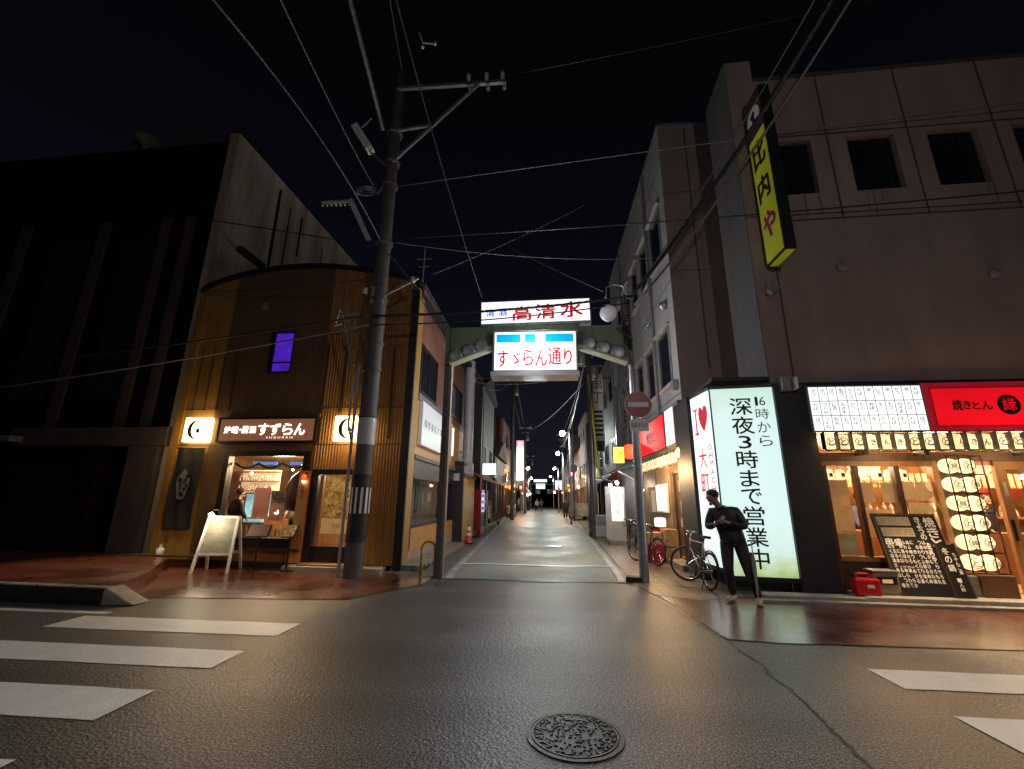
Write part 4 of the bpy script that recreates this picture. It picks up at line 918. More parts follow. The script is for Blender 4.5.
g = MB().box(X1 - .06, X1 + .02, 11.03, 11.12, .88, 2.66).box(X1 - .06, X1 + .02, 14.7, 14.8, .88, 2.66).box(X1 - .05, X1 + .015, 11.12, 16.4, .88, .95).box(X1 - .05, X1 + .03, 11.12, 16.3, 2.1, 2.16).build('shop_window', 'black', br)
MB().box(X1 - .03, X1 - .02, 11.12, 16.3, .95, 2.64).build('pane', 'glass', g); MB().box(X1 - .02, X1 + .01, 11.12, 16.3, 2.16, 2.64).build('blind', 'black', g)
b = MB()
for i in range(26): y = 11.2 + i * .13; b.box(-3.55, -3.52 + .03 * (i % 2), y, y + .12, 1.3, 2.12)
b.build('curtain', 'curtain', br); MB().box(-4.4, -3.50, 11.2, 16.2, .7, 1.0).build('display_bench', 'greyb', br); MB().box(-4.5, -4.4, 11.1, 16.3, .3, 2.65).build('inner_wall', 'soot', br)
s_ = thing('fascia_sign', 'pale grey white fascia board with small dark lettering on the brick shop', 'sign')
MB().box(X1 + .02, X1 + .12, 11.28, 14.1, 2.98, 4.14).build('board', emat('pale_glow_board', (.62, .68, .80), .20, base=(.6, .62, .66), var=.3, scale=1), s_)  # faint emission in the board stands in for street light falling on it
text([(c, (X1 + .124, 11.5 + i * .36, 3.46), .24, .24) for i, c in enumerate('御食事処すず')], 'greyink', s_, EAST)
s_ = thing('tube_light', 'thin lit white tube on the orange panel behind the arch post', 'lamp')
MB().box(X1 + .02, X1 + .07, 15.6, 15.72, 3.1, 4.1).build('tube', 'e_cool', s_)
s_ = thing('down_pipe', 'thick pale grey vertical duct standing beyond the arch on the left row', 'duct')
MB().lathe([(.20, 2.95), (.20, 7.2)], (-3.02, 17.4, 0), n=20).lathe([(.26, 2.5), (.26, 2.95), (.2, 3.0)], (-3.02, 17.4, 0), n=20).build('duct', 'pipe', s_, True)
MB().lathe([(.21, 4.4), (.215, 4.41), (.215, 4.46), (.21, 4.47)], (-3.02, 17.4, 0), n=20).lathe([(.21, 5.9), (.215, 5.91), (.215, 5.96), (.21, 5.97)], (-3.02, 17.4, 0), n=20).box(-3.35, -3.1, 17.3, 17.5, 3.4, 3.46).build('band', 'galv', s_)
s_ = thing('wall_pipes', 'two slim pinkish pipes running up the brick wall beside the duct', 'pipes')
MB().tube([(-3.2, 18.9, .1), (-3.2, 18.9, 6.9)], .05, 8).build('pipe', 'pink', s_); MB().tube([(-3.2, 19.5, .1), (-3.2, 19.5, 6.8)], .05, 8).build('pipe', 'pink', s_)
MB().sphere((-3.1, 18.7, 6.75), .16, 8).bar((-3.2, 18.9, 6.7), (-2.8, 18.5, 6.6), .05).build('pipe_head', 'galv', s_)
s_ = thing('black_porch', 'black boxed entrance wall projecting beyond the arch post on the left', 'porch')
MB().box(-3.9, -2.98, 16.45, 16.62, .0, 2.85).build('wall', 'soot', s_); MB().box(-3.9, -2.95, 16.4, 17.0, 2.85, 2.98).build('roof', 'black', s_)
bx('meter_box', 'porcelain', s_, -3.40, -3.12, 16.33, 16.45, 2.25, 2.52, .015)
s_ = thing('yellow_door_wall', 'weathered yellow board wall with small louvred box above, behind the traffic cone', 'wall')
MB().box(-3.08, -2.98, 16.64, 19.2, .1, 2.42).build('board', 'yellowp', s_); MB().box(-3.4, -2.9, 16.64, 19.2, 2.42, 2.55).build('ledge', 'greyb', s_); MB().box(-3.3, -3.0, 16.8, 17.5, 2.55, 3.05).build('louvre_box', 'porcelain', s_)
cn = thing('traffic_cone', 'red traffic cone with white band at the foot of the yellow board wall', 'traffic cone', (-2.78, 16.9, .02))
MB().box(-.19, .19, -.19, .19, .0, .04).build('base', 'rubber', cn); MB().lathe([(.14, .04), (.03, .70), (0, .70)], n=18).build('cone', 'cone', cn, True)
MB().lathe([(.112, .2), (.085, .38)], n=18).lathe([(.074, .46), (.05, .60)], n=18).build('reflective_band', 'white', cn, True)
vm = thing('vending_machine', 'glowing blue and violet drinks vending machine past the yellow board wall', 'vending machine', (-2.74, 20.3, .1))
MB().box(-.45, .0, -.55, .55, 0, 1.9).build('cabinet', 'nored', vm, bevel=.02); MB().box(.002, .012, -.48, .48, .95, 1.78).build('display', 'e_vend', vm); MB().box(.002, .012, -.48, .48, .35, .88).build('front_panel', 'e_pink' if 0 else 'awnb', vm)
b = MB()
for z in (1.05, 1.32, 1.58):
    for i in range(8): b.lathe([(.03, 0), (.03, .13)], (.03, -.42 + i * .12, z), n=8)
b.build('drinks', 'goods', vm); lamp('vending_glow', (-2.45, 20.3, 1.5), 6, (.6, .6, 1), .3)

def rowhouse(side, y0, y1, X, h, wall, label, floors=2, ground='dark', roof='flat', wins=True, awn=None, seed=1, win_h=1.2, lit=None, deep=7, fh=None):
    """side -1: left row (wall faces +X); +1: right row (wall faces -X)"""
    rnd = random.Random(seed); d = -side
    t = thing('alley_building', label, 'building')
    x0, x1 = (X - deep, X) if side < 0 else (X, X + deep)
    gh = 2.75
    MB().box(x0, x1, y0, y1, gh, h).build('wall', wall, t)
    xi = X - d * .55
    a, c = (x0, xi) if side < 0 else (xi, x1)
    MB().box(a, c, y0 + .02, y1 - .02, 0, gh).build('ground_floor', 'soot' if ground == 'dark' else 'roomd', t)
    bb = MB(); n = max(2, int((y1 - y0) / 2.2))
    for i in range(n + 1):
        y = y0 + (y1 - y0 - .22) * i / n; bb.box(min(X, xi), max(X, xi) , y, y + .22, 0, gh)
    bb.build('pier', wall if rnd.random() < .5 else 'darkwood', t)
    for i in range(n):
        ya = y0 + (y1 - y0 - .22) * i / n + .22; yb = y0 + (y1 - y0 - .22) * (i + 1) / n
        k = rnd.random(); xs_ = xi + d * .25
        m_ = ('shutter' if k < .45 else 'darkwood' if k < .7 else 'cream') if ground == 'dark' else ('e_shop' if k < .75 else 'wood')
        b = MB().box(min(xs_, xs_ + .06 * d), max(xs_, xs_ + .06 * d), ya, yb, .25 if ground != 'dark' else 0, 2.2); pn = b.build('shopfront', m_, t)
        b = MB(); xf = xs_ + .07 * d
        for q in (ya, (ya + yb) / 2 - .03, yb - .06): b.box(min(xf, xf + .05 * d), max(xf, xf + .05 * d), q, q + .06, 0, 2.2)
        b.box(min(xf, xf + .05 * d), max(xf, xf + .05 * d), ya + .06, yb - .06, 2.14, 2.2)
        b.build('frame', 'black', pn)
    if wins:
        fh = fh or (h - gh) / max(1, floors - 1)
        for f in range(floors - 1):
            z0 = gh + fh * f + .75; nn = max(1, int((y1 - y0) / 2.6))
            for i in range(nn):
                yc = y0 + (y1 - y0) * (i + .5) / nn
                p = 'e_room' if (lit and rnd.random() < lit) else 'winglass'
                if z0 + win_h < h - .2: wframe(t, X, yc - .62, yc + .62, z0, z0 + win_h, d, pane=p, fr=rnd.choice(['greym', 'black', 'porcelain']))
    if roof == 'flat': MB().box(min(x0, x1) - .05, max(x0, x1) + .05, y0 - .0, y1 + .0, h, h + .18).build('parapet', 'roofd', t)
    else:
        ym = (y0 + y1) / 2; xx0, xx1 = min(x0, x1) - .25, max(x0, x1) + .25
        MB().prism([(xx0, y0 - .2, h), (xx0, y1 + .2, h), (xx0, ym, h + 1.4)], (xx1 - xx0, 0, 0)).build('roof', 'roofd', t)
    if awn:
        xa, xb = X, X + d * .9
        MB().prism([(xa, y0 + .2, 2.95), (xb, y0 + .2, 2.5), (xb, y0 + .2, 2.42), (xa, y0 + .2, 2.87)], (0, y1 - y0 - .4, 0)).build('awning', awn, t)
    # downpipe and a meter / air unit
    y = y0 + .3; MB().tube([(X + d * .08, y, 0), (X + d * .08, y, h - .2)], .04, 6).build('downpipe', 'pipe', t)
    if rnd.random() < .7: MB().box(min(X, X + d * .3), max(X, X + d * .3), y1 - 1.3, y1 - .5, 3.0, 3.55).build('air_unit', 'porcelain', t)
    return t
rowhouse(-1, 18.25, 24.6, -3.45, 6.9, 'brickd', 'dark brick two storey building with windows above the vending machine', 2, awn='awnr', seed=2)
rowhouse(-1, 24.7, 31, -3.55, 8.1, 'greyb', 'grey gabled house with side wall facing the viewer on the left of the alley', 2, roof='gable', seed=3)
rowhouse(-1, 31.1, 38.5, -3.4, 4.6, 'darkwood', 'low dark timber building with deep eaves on the left of the alley', 2, roof='gable', wins=False, seed=4)
rowhouse(-1, 38.6, 47, -3.6, 8.6, 'brickr', 'tall red brown building behind the white vertical sign', 3, ground='lit', seed=5)
rowhouse(-1, 47.1, 56, -3.5, 6.8, 'cream', 'cream fronted building lit orange beyond the white vertical sign', 2, ground='lit', seed=6, lit=.3)
rowhouse(-1, 56.1, 68, -3.6, 8.4, 'darkbld', 'dark three storey building in the far left row of the alley', 3, ground='lit', seed=7, lit=.2)
rowhouse(-1, 68.1, 84, -3.5, 6.5, 'greyb', 'low grey building in the far left row near the second arch', 2, ground='lit', seed=8, lit=.2)
rowhouse(-1, 84.2, 110, -3.6, 9.5, 'cream', 'pale tall building at the far left behind the second arch', 3, seed=9, lit=.2)
rowhouse(-1, 110.2, 150, -3.6, 7.5, 'darkbld', 'farthest dark building at the end of the left row', 2, seed=10)
# right row beyond the big grey wall
rowhouse(1, 21.7, 29.5, 3.65, 9.2, 'greyb', 'grey clad three storey building behind the tall vertical sign on the right', 3, seed=12, awn='awnb')
rowhouse(1, 29.6, 36, 3.55, 6.6, 'darkbld', 'dark two storey building behind the thin pole with the round mirror', 2, ground='lit', seed=13)
rowhouse(1, 36.1, 44, 3.5, 8.6, 'cream', 'cream building lit orange at street level on the right of the alley', 3, ground='lit', seed=14, lit=.25)
rowhouse(1, 44.1, 54, 3.55, 6.3, 'wood', 'timber fronted bar glowing orange farther along the right row', 2, ground='lit', seed=15, lit=.5)
rowhouse(1, 54.1, 66, 3.5, 9.3, 'brickd', 'dark brick building far along the right row', 3, ground='lit', seed=16, lit=.2)
rowhouse(1, 66.1, 82, 3.6, 7.0, 'cream', 'pale low building far right near the second arch', 2, ground='lit', seed=17, lit=.3)
rowhouse(1, 82.2, 110, 3.6, 8.8, 'greyb', 'far grey building behind the second arch on the right', 3, seed=18, lit=.2)
rowhouse(1, 110.2, 150, 3.6, 6.8, 'darkbld', 'farthest dark building at the end of the right row', 2, seed=19)
t = thing('alley_building', 'dark building closing the far end of the alley', 'building'); MB().box(-12, 12, 152, 160, 0, 7.5).build('wall', 'darkbld', t)
b = MB()
for x in (-6, -2, 2, 6): b.box(x - .8, x + .8, 151.9, 151.99, 3.6, 5.2)
b.build('windows', 'winglass', t); MB().box(-12.2, 12.2, 151.8, 160.2, 7.5, 7.8).build('roof', 'roofd', t)

# ------------------------------------------------------------------ RIGHT: grey building on the alley
gb = thing('grey_building', 'tall grey rendered building with windows along the right side of the alley', 'building')
MB().box(3.6, 5.4, 11.35, 21.6, 2.95, 12.75).build('wall', 'grey', gb)
MB().box(3.585, 5.41, 11.325, 11.349, 3.9, 12.80).build('front_wall', 'facade', gb)
MB().box(3.56, 5.5, 11.3, 21.65, 12.80, 12.9).build('coping', 'greyb', gb)
bx('joint', 'groove', gb, 4.35, 4.39, 11.315, 11.326, 5, 12.7)
for zf in (4.75, 8.65):
    for y0, y1 in ((11.9, 13.1), (13.65, 14.65), (15.2, 16.2), (16.9, 17.9), (18.7, 19.7)):
        if zf < 5: z0, z1 = 4.78, 6.45
        else: z0, z1 = 8.7, 10.4
        w_ = wframe(gb, 3.6, y0, y1, z0, z1, -1, fr='greym', mull=0, t=.06)
        MB().box(3.46, 3.6, y0 - .1, y1 + .1, z1 + .02, z1 + .07).build('hood', 'grey', w_); MB().box(3.50, 3.6, y0 - .05, y1 + .05, z0 - .08, z0).build('sill', 'grey', w_)
for z in (7.6, 11.5, 4.35): bx('joint', 'greyb', gb, 3.592, 3.6, 11.4, 21.6, z, z + .03)
for y in (13.38, 18.3): MB().tube([(3.52, y, 3.0), (3.52, y, 12.7)], .045, 8).build('downpipe', 'greyb', gb)
MB().sphere((3.5, 12.0, 7.1), .14, 10).build('wall_lamp', 'galv', gb, True); MB().sphere((3.5, 13.9, 7.25), .07, 8, (1, 2, 1)).build('vent', 'greym', gb); bx('meter_box', 'greym', gb, 3.45, 3.58, 11.5, 11.75, 4.5, 4.75, .01)
b = MB()
for y in (20.2, 20.7, 21.2): b.box(3.50, 3.6, y, y + .2, 3.4, 6.6 + (y - 20) * .3)
b.build('fins', 'greym', gb)
# ground floor on the alley side: warm eating house
MB().box(3.62, 3.95, 11.35, 11.55, .14, 2.95).box(3.62, 3.95, 13.15, 14.7, .14, 2.95).box(3.62, 3.95, 15.9, 16.4, .14, 2.95).build('ground_wall', 'browng', gb)
MB().box(3.62, 3.72, 11.55, 13.15, 2.35, 2.42).box(3.62, 3.75, 14.7, 15.9, .14, 1.25).box(3.60, 3.70, 14.7, 15.9, 2.05, 2.95).box(3.60, 3.68, 12.0, 12.12, .14, 2.4).box(3.60, 3.68, 12.75, 12.86, .14, 2.4).build('door_frame', 'darkwood', gb)
MB().poly([(5.35, 11.4, .1), (5.35, 16.4, .1), (5.35, 16.4, 2.9), (5.35, 11.4, 2.9)]).poly([(3.7, 11.4, .14), (5.35, 11.4, .14), (5.35, 16.4, .14), (3.7, 16.4, .14)]).poly([(3.7, 11.4, 2.9), (5.35, 11.4, 2.9), (5.35, 16.4, 2.9), (3.7, 16.4, 2.9)]).build('room', 'room', gb, fix=False)
MB().box(3.66, 3.668, 11.55, 13.15, .2, 2.35).box(3.66, 3.668, 14.7, 15.9, 1.25, 2.05).build('pane', 'glass', gb)
for y, z in ((11.8, 1.9), (12.35, 1.5), (12.4, 2.05), (11.75, 1.3)): MB().box(3.70, 3.71, y, y + .22, z - .2, z + .12).build('notice', 'paper', gb)
MB().box(3.9, 5.2, 13.3, 16, .14, .9).build('counter', 'wood', gb); MB().box(3.6, 5.4, 16.42, 21.6, 0, 2.93).build('side_room', 'greyb', gb)
MB().box(3.22, 3.62, 11.2, 14.6, .0, .15).build('step', 'concrete', gb, bevel=.01)
lamp('lantern_glow', (2.95, 13.0, 2.35), 150, (1, .62, .28), .2); lamp('lantern_glow', (3.0, 11.6, 2.45), 40, (1, .62, .30), .2); lamp('eating_house_light', (4.5, 12.3, 2.5), 160, (1, .62, .3), .25); lamp('eating_house_light', (4.4, 15.2, 2.5), 60, (1, .66, .36), .25)
def cell_sign(name, label, parentless=True): pass
# boards over the alley side shop
s_ = thing('red_sign', 'glowing red sign board with black characters facing the alley above caged lanterns', 'sign')
MB().box(3.42, 3.56, 12.45, 16.1, 3.02, 4.08).build('light_box', 'black', s_); MB().box(3.412, 3.419, 12.62, 15.9, 3.08, 4.02).build('lit_face', 'e_red', s_)
text([(c, (3.408, 14.75 - i * .42, 3.38), .36, .36) for i, c in enumerate('焼きとん')], 'ink', s_, WEST, bold=.03)
s_ = thing('menu_light_board', 'lit white board of small menu cells facing the alley beside its red sign', 'sign')
MB().box(3.42, 3.56, 11.35, 12.44, 3.02, 4.10).build('light_box', 'greyb', s_); MB().box(3.412, 3.419, 11.62, 12.42, 3.08, 4.04).build('lit_face', 'e_menu', s_)
MB().box(3.40, 3.56, 11.10, 11.345, 3.0, 4.10).build('side_frame', 'greyb', s_)
b = MB()
for i in range(6): b.box(3.406, 3.411, 11.62 + i * .16, 11.632 + i * .16, 3.08, 4.04)
for z in (3.38, 3.70): b.box(3.405, 3.411, 11.62, 12.42, z, z + .012)
b.build('grid', 'greyb', s_)
s_ = thing('menu_light_board', 'second lit white cell board at the far end of the alley side red sign', 'sign')
MB().box(3.42, 3.56, 16.12, 16.7, 3.02, 4.08).build('light_box', 'greyb', s_); MB().box(3.412, 3.419, 16.15, 16.66, 3.08, 4.04).build('lit_face', 'e_menu', s_)

MENU = ['もつ', 'かしら', 'たん', 'はつ', 'れば', 'しろ', 'がつ', 'なんこつ', '生', 'ねぎま', '酒', 'つくね']
def menu_cells(x0, z0, nx, nz, cw, chh, y, rnd):
    grey, green = [], []
    for j in range(nz):
        for i in range(nx):
            s = rnd.choice(MENU); n = len(s); h = (chh - .06) / max(3, n)
            cc = column(s, (x0 + i * cw + cw * .28, y, z0 + (j + 1) * chh - .035), cw * .46, h * .82, .2)
            (green if rnd.random() < .12 else grey).extend(cc)
    return grey, green

# ------------------------------------------------------------------ RIGHT CORNER: brown building with the yakiton shop
OR = (5.2, 8.8, 0)
wR = Matrix.Translation(OR) @ Matrix.Rotation(AL, 4, 'Z')
rb = thing('corner_building', 'large brown rendered corner building with square dark windows above the lantern shop', 'building', OR, AL)
holes = []
WX = [(.02, .98), (1.74, 2.74), (3.40, 4.42), (5.10, 6.12), (6.8, 7.8), (8.5, 9.5)]
b = MB(); z0, z1, zw0, zw1, xe = 3.92, 11.5, 8.26, 9.70, 14.0
b.box(-.65, xe, 0, 1.4, z0, zw0); b.box(-.65, xe, 0, 1.4, zw1, z1)
xp = -.65
for a_, c_ in WX: b.box(xp, a_, 0, 1.4, zw0, zw1); b.box(a_, c_, .22, 1.4, zw0, zw1); xp = c_
b.box(xp, xe, 0, 1.4, zw0, zw1); b.box(.3, xe, 1.4, 12, z0, 11.4)
b.build('wall', 'facade', rb)
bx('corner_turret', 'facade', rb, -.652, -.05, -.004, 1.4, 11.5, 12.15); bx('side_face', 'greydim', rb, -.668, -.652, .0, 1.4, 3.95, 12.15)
bx('coping', 'groove', rb, -.05, xe, -.04, .3, 11.5, 11.58)
for a_, c_ in WX:
    w_ = MB().box(a_, a_ + .05, .14, .2, zw0, zw1).box(c_ - .05, c_, .14, .2, zw0, zw1).box(a_ + .05, c_ - .05, .14, .2, zw1 - .05, zw1).box(a_ + .05, c_ - .05, .14, .2, zw0, zw0 + .05).box((a_ + c_) / 2 + .2, (a_ + c_) / 2 + .24, .14, .2, zw0 + .05, zw1 - .05).build('window', 'black', rb)
    bx('pane', 'winglass', w_, a_ + .05, c_ - .05, .165, .175, zw0 + .05, zw1 - .05)
b = MB()
for x in (1.33, 3.02, 4.76, 6.45, 8.15, 9.85): b.box(x, x + .035, -.012, .0 - .002, 7.62, 11.49)
for z in (7.58, 9.80): b.box(.0 if z > 8 else -.2, xe, -.014, -.003, z, z + .035)
b.build('joint', 'groove', rb)
bx('ledge_line', 'groove', rb, -.2, -.17, -.012, -.002, 4.0, 7.6)
MB().bar((-.42, -.04, 5.75), (-.42, -.04, 6.15), .05).bar((-.42, -.1, 5.95), (-.34, -.1, 5.85), .16, .22).build('wall_bracket', 'greym', rb)
bx('wall_box', 'greym', rb, -.52, -.34, -.18, -.01, 3.72, 4.0, .01); MB().bar((-.45, -.1, 3.9), (-.15, -.15, 3.8), .03).build('wall_wire', 'cable', rb)
bx('wall_speaker', 'white', rb, -.30, -.24, -.24, -.02, 3.75, 3.98)
MB().tube([(6.6, -.09, 3.95), (6.6, -.09, 11.3)], .045, 8).build('downpipe', 'facade', rb, True)
for x, z in ((1.1, 6.4), (3.9, 6.1), (5.6, 5.2)): MB().lathe([(0, 0), (.11, 0), (.11, .05), (.07, .09), (0, .10)], (x, 0, z), (0, -1, 0), 16).build('vent', 'facade', rb, True)
b = MB(); rnd = random.Random(5)
for a_, c_ in WX:
    for k in range(4): x = rnd.uniform(a_, c_); h = rnd.uniform(.2, .62); b.box(x, x + rnd.uniform(.015, .05), -.0035, -.0015, 8.25 - h, 8.25)
b.build('rain_stains', mat('stain', (.19, .15, .137), .9), rb)
# ground floor carcass
bx('black_pier', 'soot', rb, -.62, .03, -.06, .3, .0, 3.9)
bx('fascia', 'soot', rb, .03, xe, -.02, .3, 2.90, 3.915)
bx('base_step', 'concrete', rb, .1, xe, -.62, .2, .0, .12, .012); bx('base_kerb', 'kerb', rb, -1.6, xe, -.78, -.63, .0, .055, .008); bx('pier_base', 'concrete', rb, -1.5, .1, -.62, -.3, 0, .10, .01)
bx('ground_block', 'soot', rb, -1.66, -.625, .30, 2.3, 0, 3.98); bx('ground_block_cap', 'soot', rb, -1.76, -.625, .0, 2.3, 3.985, 4.06)
bx('transom', 'darkwood', rb, .03, xe, -.06, .06, 2.38, 2.52)
bx('window_head', 'wood', rb, .05, 2.0, -.02, .10, 2.28, 2.38)
for i, (x, w_) in enumerate(((.05, .07), (.60, .07), (1.28, .09), (1.93, .10))): bx('window_post', 'darkwood' if i < 3 else 'wood', rb, x, x + w_, -.03, .10, .12, 2.28 if i < 3 else 2.38)
bx('window_sill', 'wood', rb, .12, 1.93, -.04, .10, .60, .68); bx('lower_panel', 'darkwood', rb, .12, 1.93, -.01, .06, .12, .60)
bx('pane', 'glass', rb, .12, 1.93, .02, .026, .68, 2.28)
room = MB().poly([(.03, 4, .12), (xe, 4, .12), (xe, 4, 2.9), (.03, 4, 2.9)]).poly([(.03, .1, .12), (xe, .1, .12), (xe, 4, .12), (.03, 4, .12)]).poly([(.03, .1, 2.88), (xe, .1, 2.88), (xe, 4, 2.88), (.03, 4, 2.88)]).poly([(.03, .1, .1), (.03, 4, .1), (.03, 4, 2.9), (.03, .1, 2.9)])
room.build('room', 'room', rb, fix=False)
for i, (x0, x1, zz0, zz1, m_) in enumerate(((.14, .48, 1.1, 2.02, 'paper'), (.70, .92, 1.62, 1.98, 'paper'), (1.06, 1.26, 1.62, 1.98, 'paper'), (1.42, 1.64, 1.68, 2.0, 'paper'), (1.66, 1.90, 1.66, 2.0, 'paper'), (.2, .5, .70, 1.06, 'curtain'), (1.5, 1.9, 1.1, 1.62, 'paper'), (.76, 1.2, 1.0, 1.5, 'paper'))):
    bx('notice', m_, rb, x0, x1, .04 + .01 * i, .045 + .01 * i, zz0, zz1)
b = MB()
for i in range(42): b.box(.2 + i * .13, .29 + i * .13, 1.8, 1.81, 1.95 + .0 * i, 2.25)
b.build('menu_slips', 'posterm', rb)
b = MB()
for i in range(34): x = .3 + i * .15; h = random.uniform(.15, .3); b.lathe([(.04, 0), (.04, h * .65), (.015, h * .8), (.015, h)], (x, 2.4, 1.35), n=8)
b.build('bottles', 'goods', rb); bx('shelf', 'wood', rb, .2, 9, 2.2, 2.6, 1.30, 1.35); bx('counter', 'wood', rb, .2, 9, 1.2, 1.7, .12, 1.05)
b = MB()
for x, y in ((1.2, 1.0), (2.9, 1.2), (4.4, 1.1), (.6, 2.0), (6, 1.5)): b.sphere((x, y, 2.15), .05, 8)
b.build('bulbs', 'e_bulb', rb)
for k, (x, y, c_, lb_) in enumerate(((1.75, 1.95, 'cloth3', 'person in a blue shirt working behind the counter of the lantern shop'), (4.3, 2.0, 'jacket', 'person in black working behind the lantern shop counter near the doors'))): person(lb_, wR @ V((x, y, .12)), R(20), walking(0), coat=c_, hands=False, sub=1)
q = MB()
for i in range(9): q.box(.3 + i * .62, .62 + i * .62, 2.55, 2.58, 1.75, 2.2)
q.build('hanging_cloth', 'awnr', rb)
q = MB()
for i in range(12): q.box(.2 + i * .45, .45 + i * .45, 2.3, 2.5, 1.05, 1.28 - .06 * (i % 3))
q.build('stacked_boxes', 'darkwood', rb)
for x in (.9, 2.9, 4.6): P = Matrix.Rotation(AL, 4, 'Z') @ V((x, 1.1, 2.5)) + V(OR); lamp('shop_light', P, 400, (1, .62, .30), .3)
# timber sliding doors right of the lantern cage
for x0, x1 in ((2.98, 3.9), (4.0, 4.9)):
    d = MB().box(x0, x0 + .16, .0, .08, .14, 2.38).box(x1 - .12, x1, .0, .08, .14, 2.38).box(x0 + .16, x1 - .12, .0, .08, 2.22, 2.38).box(x0 + .16, x1 - .12, .0, .08, .14, .62).build('sliding_door', 'wood', rb)
    bx('pane', 'glass', d, x0 + .16, x1 - .12, .03, .036, .62, 2.22); bx('handle', 'black', d, x0 + .04, x0 + .08, -.02, .0, 1.0, 1.35)
    bx('notice', 'paper', d, x0 + .06, x0 + .12, -.008, -.001, 1.75, 2.0)
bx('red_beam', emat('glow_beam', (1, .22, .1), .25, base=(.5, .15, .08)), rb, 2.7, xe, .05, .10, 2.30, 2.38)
bx('door_glass_wall', 'glass', rb, 2.68, 2.98, .03, .036, .14, 2.3)

wR = Matrix.Translation(OR) @ Matrix.Rotation(AL, 4, 'Z')
# signs above the windows
s_ = thing('menu_light_board', 'long lit white board of thirty six small menu cells above the shop windows', 'sign', wR @ V((-.10, 0, -.03)), AL)
bx('light_box', 'greyb', s_, .03, 2.09, -.14, -.022, 2.93, 3.84); bx('lit_face', 'e_menu', s_, .07, 2.05, -.148, -.141, 2.96, 3.81)
b = MB()
for i in range(1, 12): b.box(.07 + i * .165, .078 + i * .165, -.154, -.149, 2.96, 3.81)
for j in (1, 2): b.box(.07, 2.05, -.155, -.149, 2.96 + j * .283, 2.97 + j * .283)
b.build('grid', 'greyb', s_)
ga, gr_ = menu_cells(.07, 2.96, 12, 3, .165, .283, -.149, random.Random(4)); text(ga, 'greyink', s_, bold=.012); text(gr_, 'greenink', s_, name='green_lettering', bold=.06)
s_ = thing('red_sign', 'large glowing red sign reading 焼きとん with a round black emblem above the shop doors', 'sign', wR @ V((-.13, 0, -.03)), AL)
bx('light_box', 'e_redin', s_, 2.12, 5.6, -.14, -.022, 2.93, 3.86); bx('lit_face', 'e_red', s_, 2.25, 5.5, -.150, -.142, 3.03, 3.76)
MB().box(2.22, 5.53, -.156, -.151, 3.74, 3.765).box(2.22, 5.53, -.156, -.151, 3.015, 3.04).box(2.22, 2.245, -.156, -.151, 3.04, 3.74).box(5.505, 5.53, -.156, -.151, 3.04, 3.74).build('border', 'redink', s_)
text([('焼', (2.56, -.151, 3.32), .16, .20), ('き', (2.74, -.151, 3.34), .13, .16), ('と', (2.89, -.151, 3.34), .13, .14), ('ん', (3.05, -.151, 3.33), .17, .16)], 'ink', s_, bold=.06)
MB().disc((3.50, -.151, 3.42), .19, (0, -1, 0), .004, 36).build('emblem', 'ink', s_)
text([('縁', (3.39, -.156, 3.31), .22, .23)], 'e_red', s_, bold=.0, name='emblem_character')

for x in (1.2, 3.2, 5.2): lamp('lantern_glow', wR @ V((x, -.6, 2.4)), 26, (1, .66, .34), .3); lamp('lantern_glow', wR @ V((x, -.6, 2.5)), 380, (1, .68, .38), .15, 'SPOT', rot=(R(-18), 0, 0), spot=R(84))
# paper lanterns
def lantern_mesh(rx_, h, axis='z'):
    prof = [(.0, 0), (rx_ * .45, 0), (rx_ * .8, h * .08)] + [(rx_ * (.82 + .18 * math.sin(math.pi * k / 10) + (.018 if k % 2 else 0)), h * (.08 + .84 * k / 10)) for k in range(11)] + [(rx_ * .8, h * .92), (rx_ * .45, h), (0, h)]
    return MB().lathe(prof, (0, 0, -h / 2), n=16)
LM = None
MARKS = ['と', 'ん', '焼', 'き']
def lantern(loc, rx_, h, label, group, mark, rz=0, frame=FRONT, m_='e_lant'):
    t = thing('paper_lantern', label, 'lantern', loc, rz, group)
    s = lantern_mesh(rx_, h).build('shade', m_, t, True)
    MB().lathe([(rx_ * .46, 0), (rx_ * .46, .012)], (0, 0, h / 2), n=12).lathe([(rx_ * .46, -.012), (rx_ * .46, 0)], (0, 0, -h / 2), n=12).build('cap', 'black', t)
    MB().lathe([(rx_ * .55, 0), (rx_ * .66, 0), (rx_ * .66, .003), (rx_ * .55, .003)], (0, -rx_ - .010, 0), (0, -1, 0), 18).build('ring', 'greyink', t) if mark == 'と' else None
    text([(mark, (-rx_ * .36, -rx_ - .014, -h * .2), rx_ * .7, h * .36)], 'ink', t, bold=.05, name='marking')
    return t
base = {}
def lantern_copy(kind, loc, rz, label, group):
    src = base[kind]
    if not src.get('used'): t = src; t['used'] = 1
    else: t = copy_tree(src)
    t.location = loc; t.rotation_euler = (random.uniform(-.04, .04), random.uniform(-.05, .05), rz + random.uniform(-.25, .25)); t['label'] = label; t['group'] = group
    return t
for i, (mk, m_) in enumerate((('と', 'e_lant'), ('ん', 'e_lant2'), ('と', 'e_lant2'), ('き', 'e_lant'))): base['v' + str(i)] = lantern((0, 0, 0), .118, .30, 'x', 'x', mk, m_=m_)
for i in range(22):
    lab = f'{ORD[i]} lantern from the left in the caged row under the front signs' if i < 20 else 'paper lantern near the right end of the long caged row under the front signs'
    lantern_copy('v' + str((i * 7 // 3) % 4), wR @ V((.14 + i * .238, -.17, 2.70)), AL, lab, 'lanterns in the caged row on the shop front')
cg = thing('lantern_cage', 'black bar cage round the long row of lanterns on the shop front', 'cage', OR, AL)
b = MB()
for z in (2.54, 2.87): b.box(.0, 5.4, -.32, -.30, z, z + .018); b.box(.0, 5.4, -.06, -.04, z, z + .018)
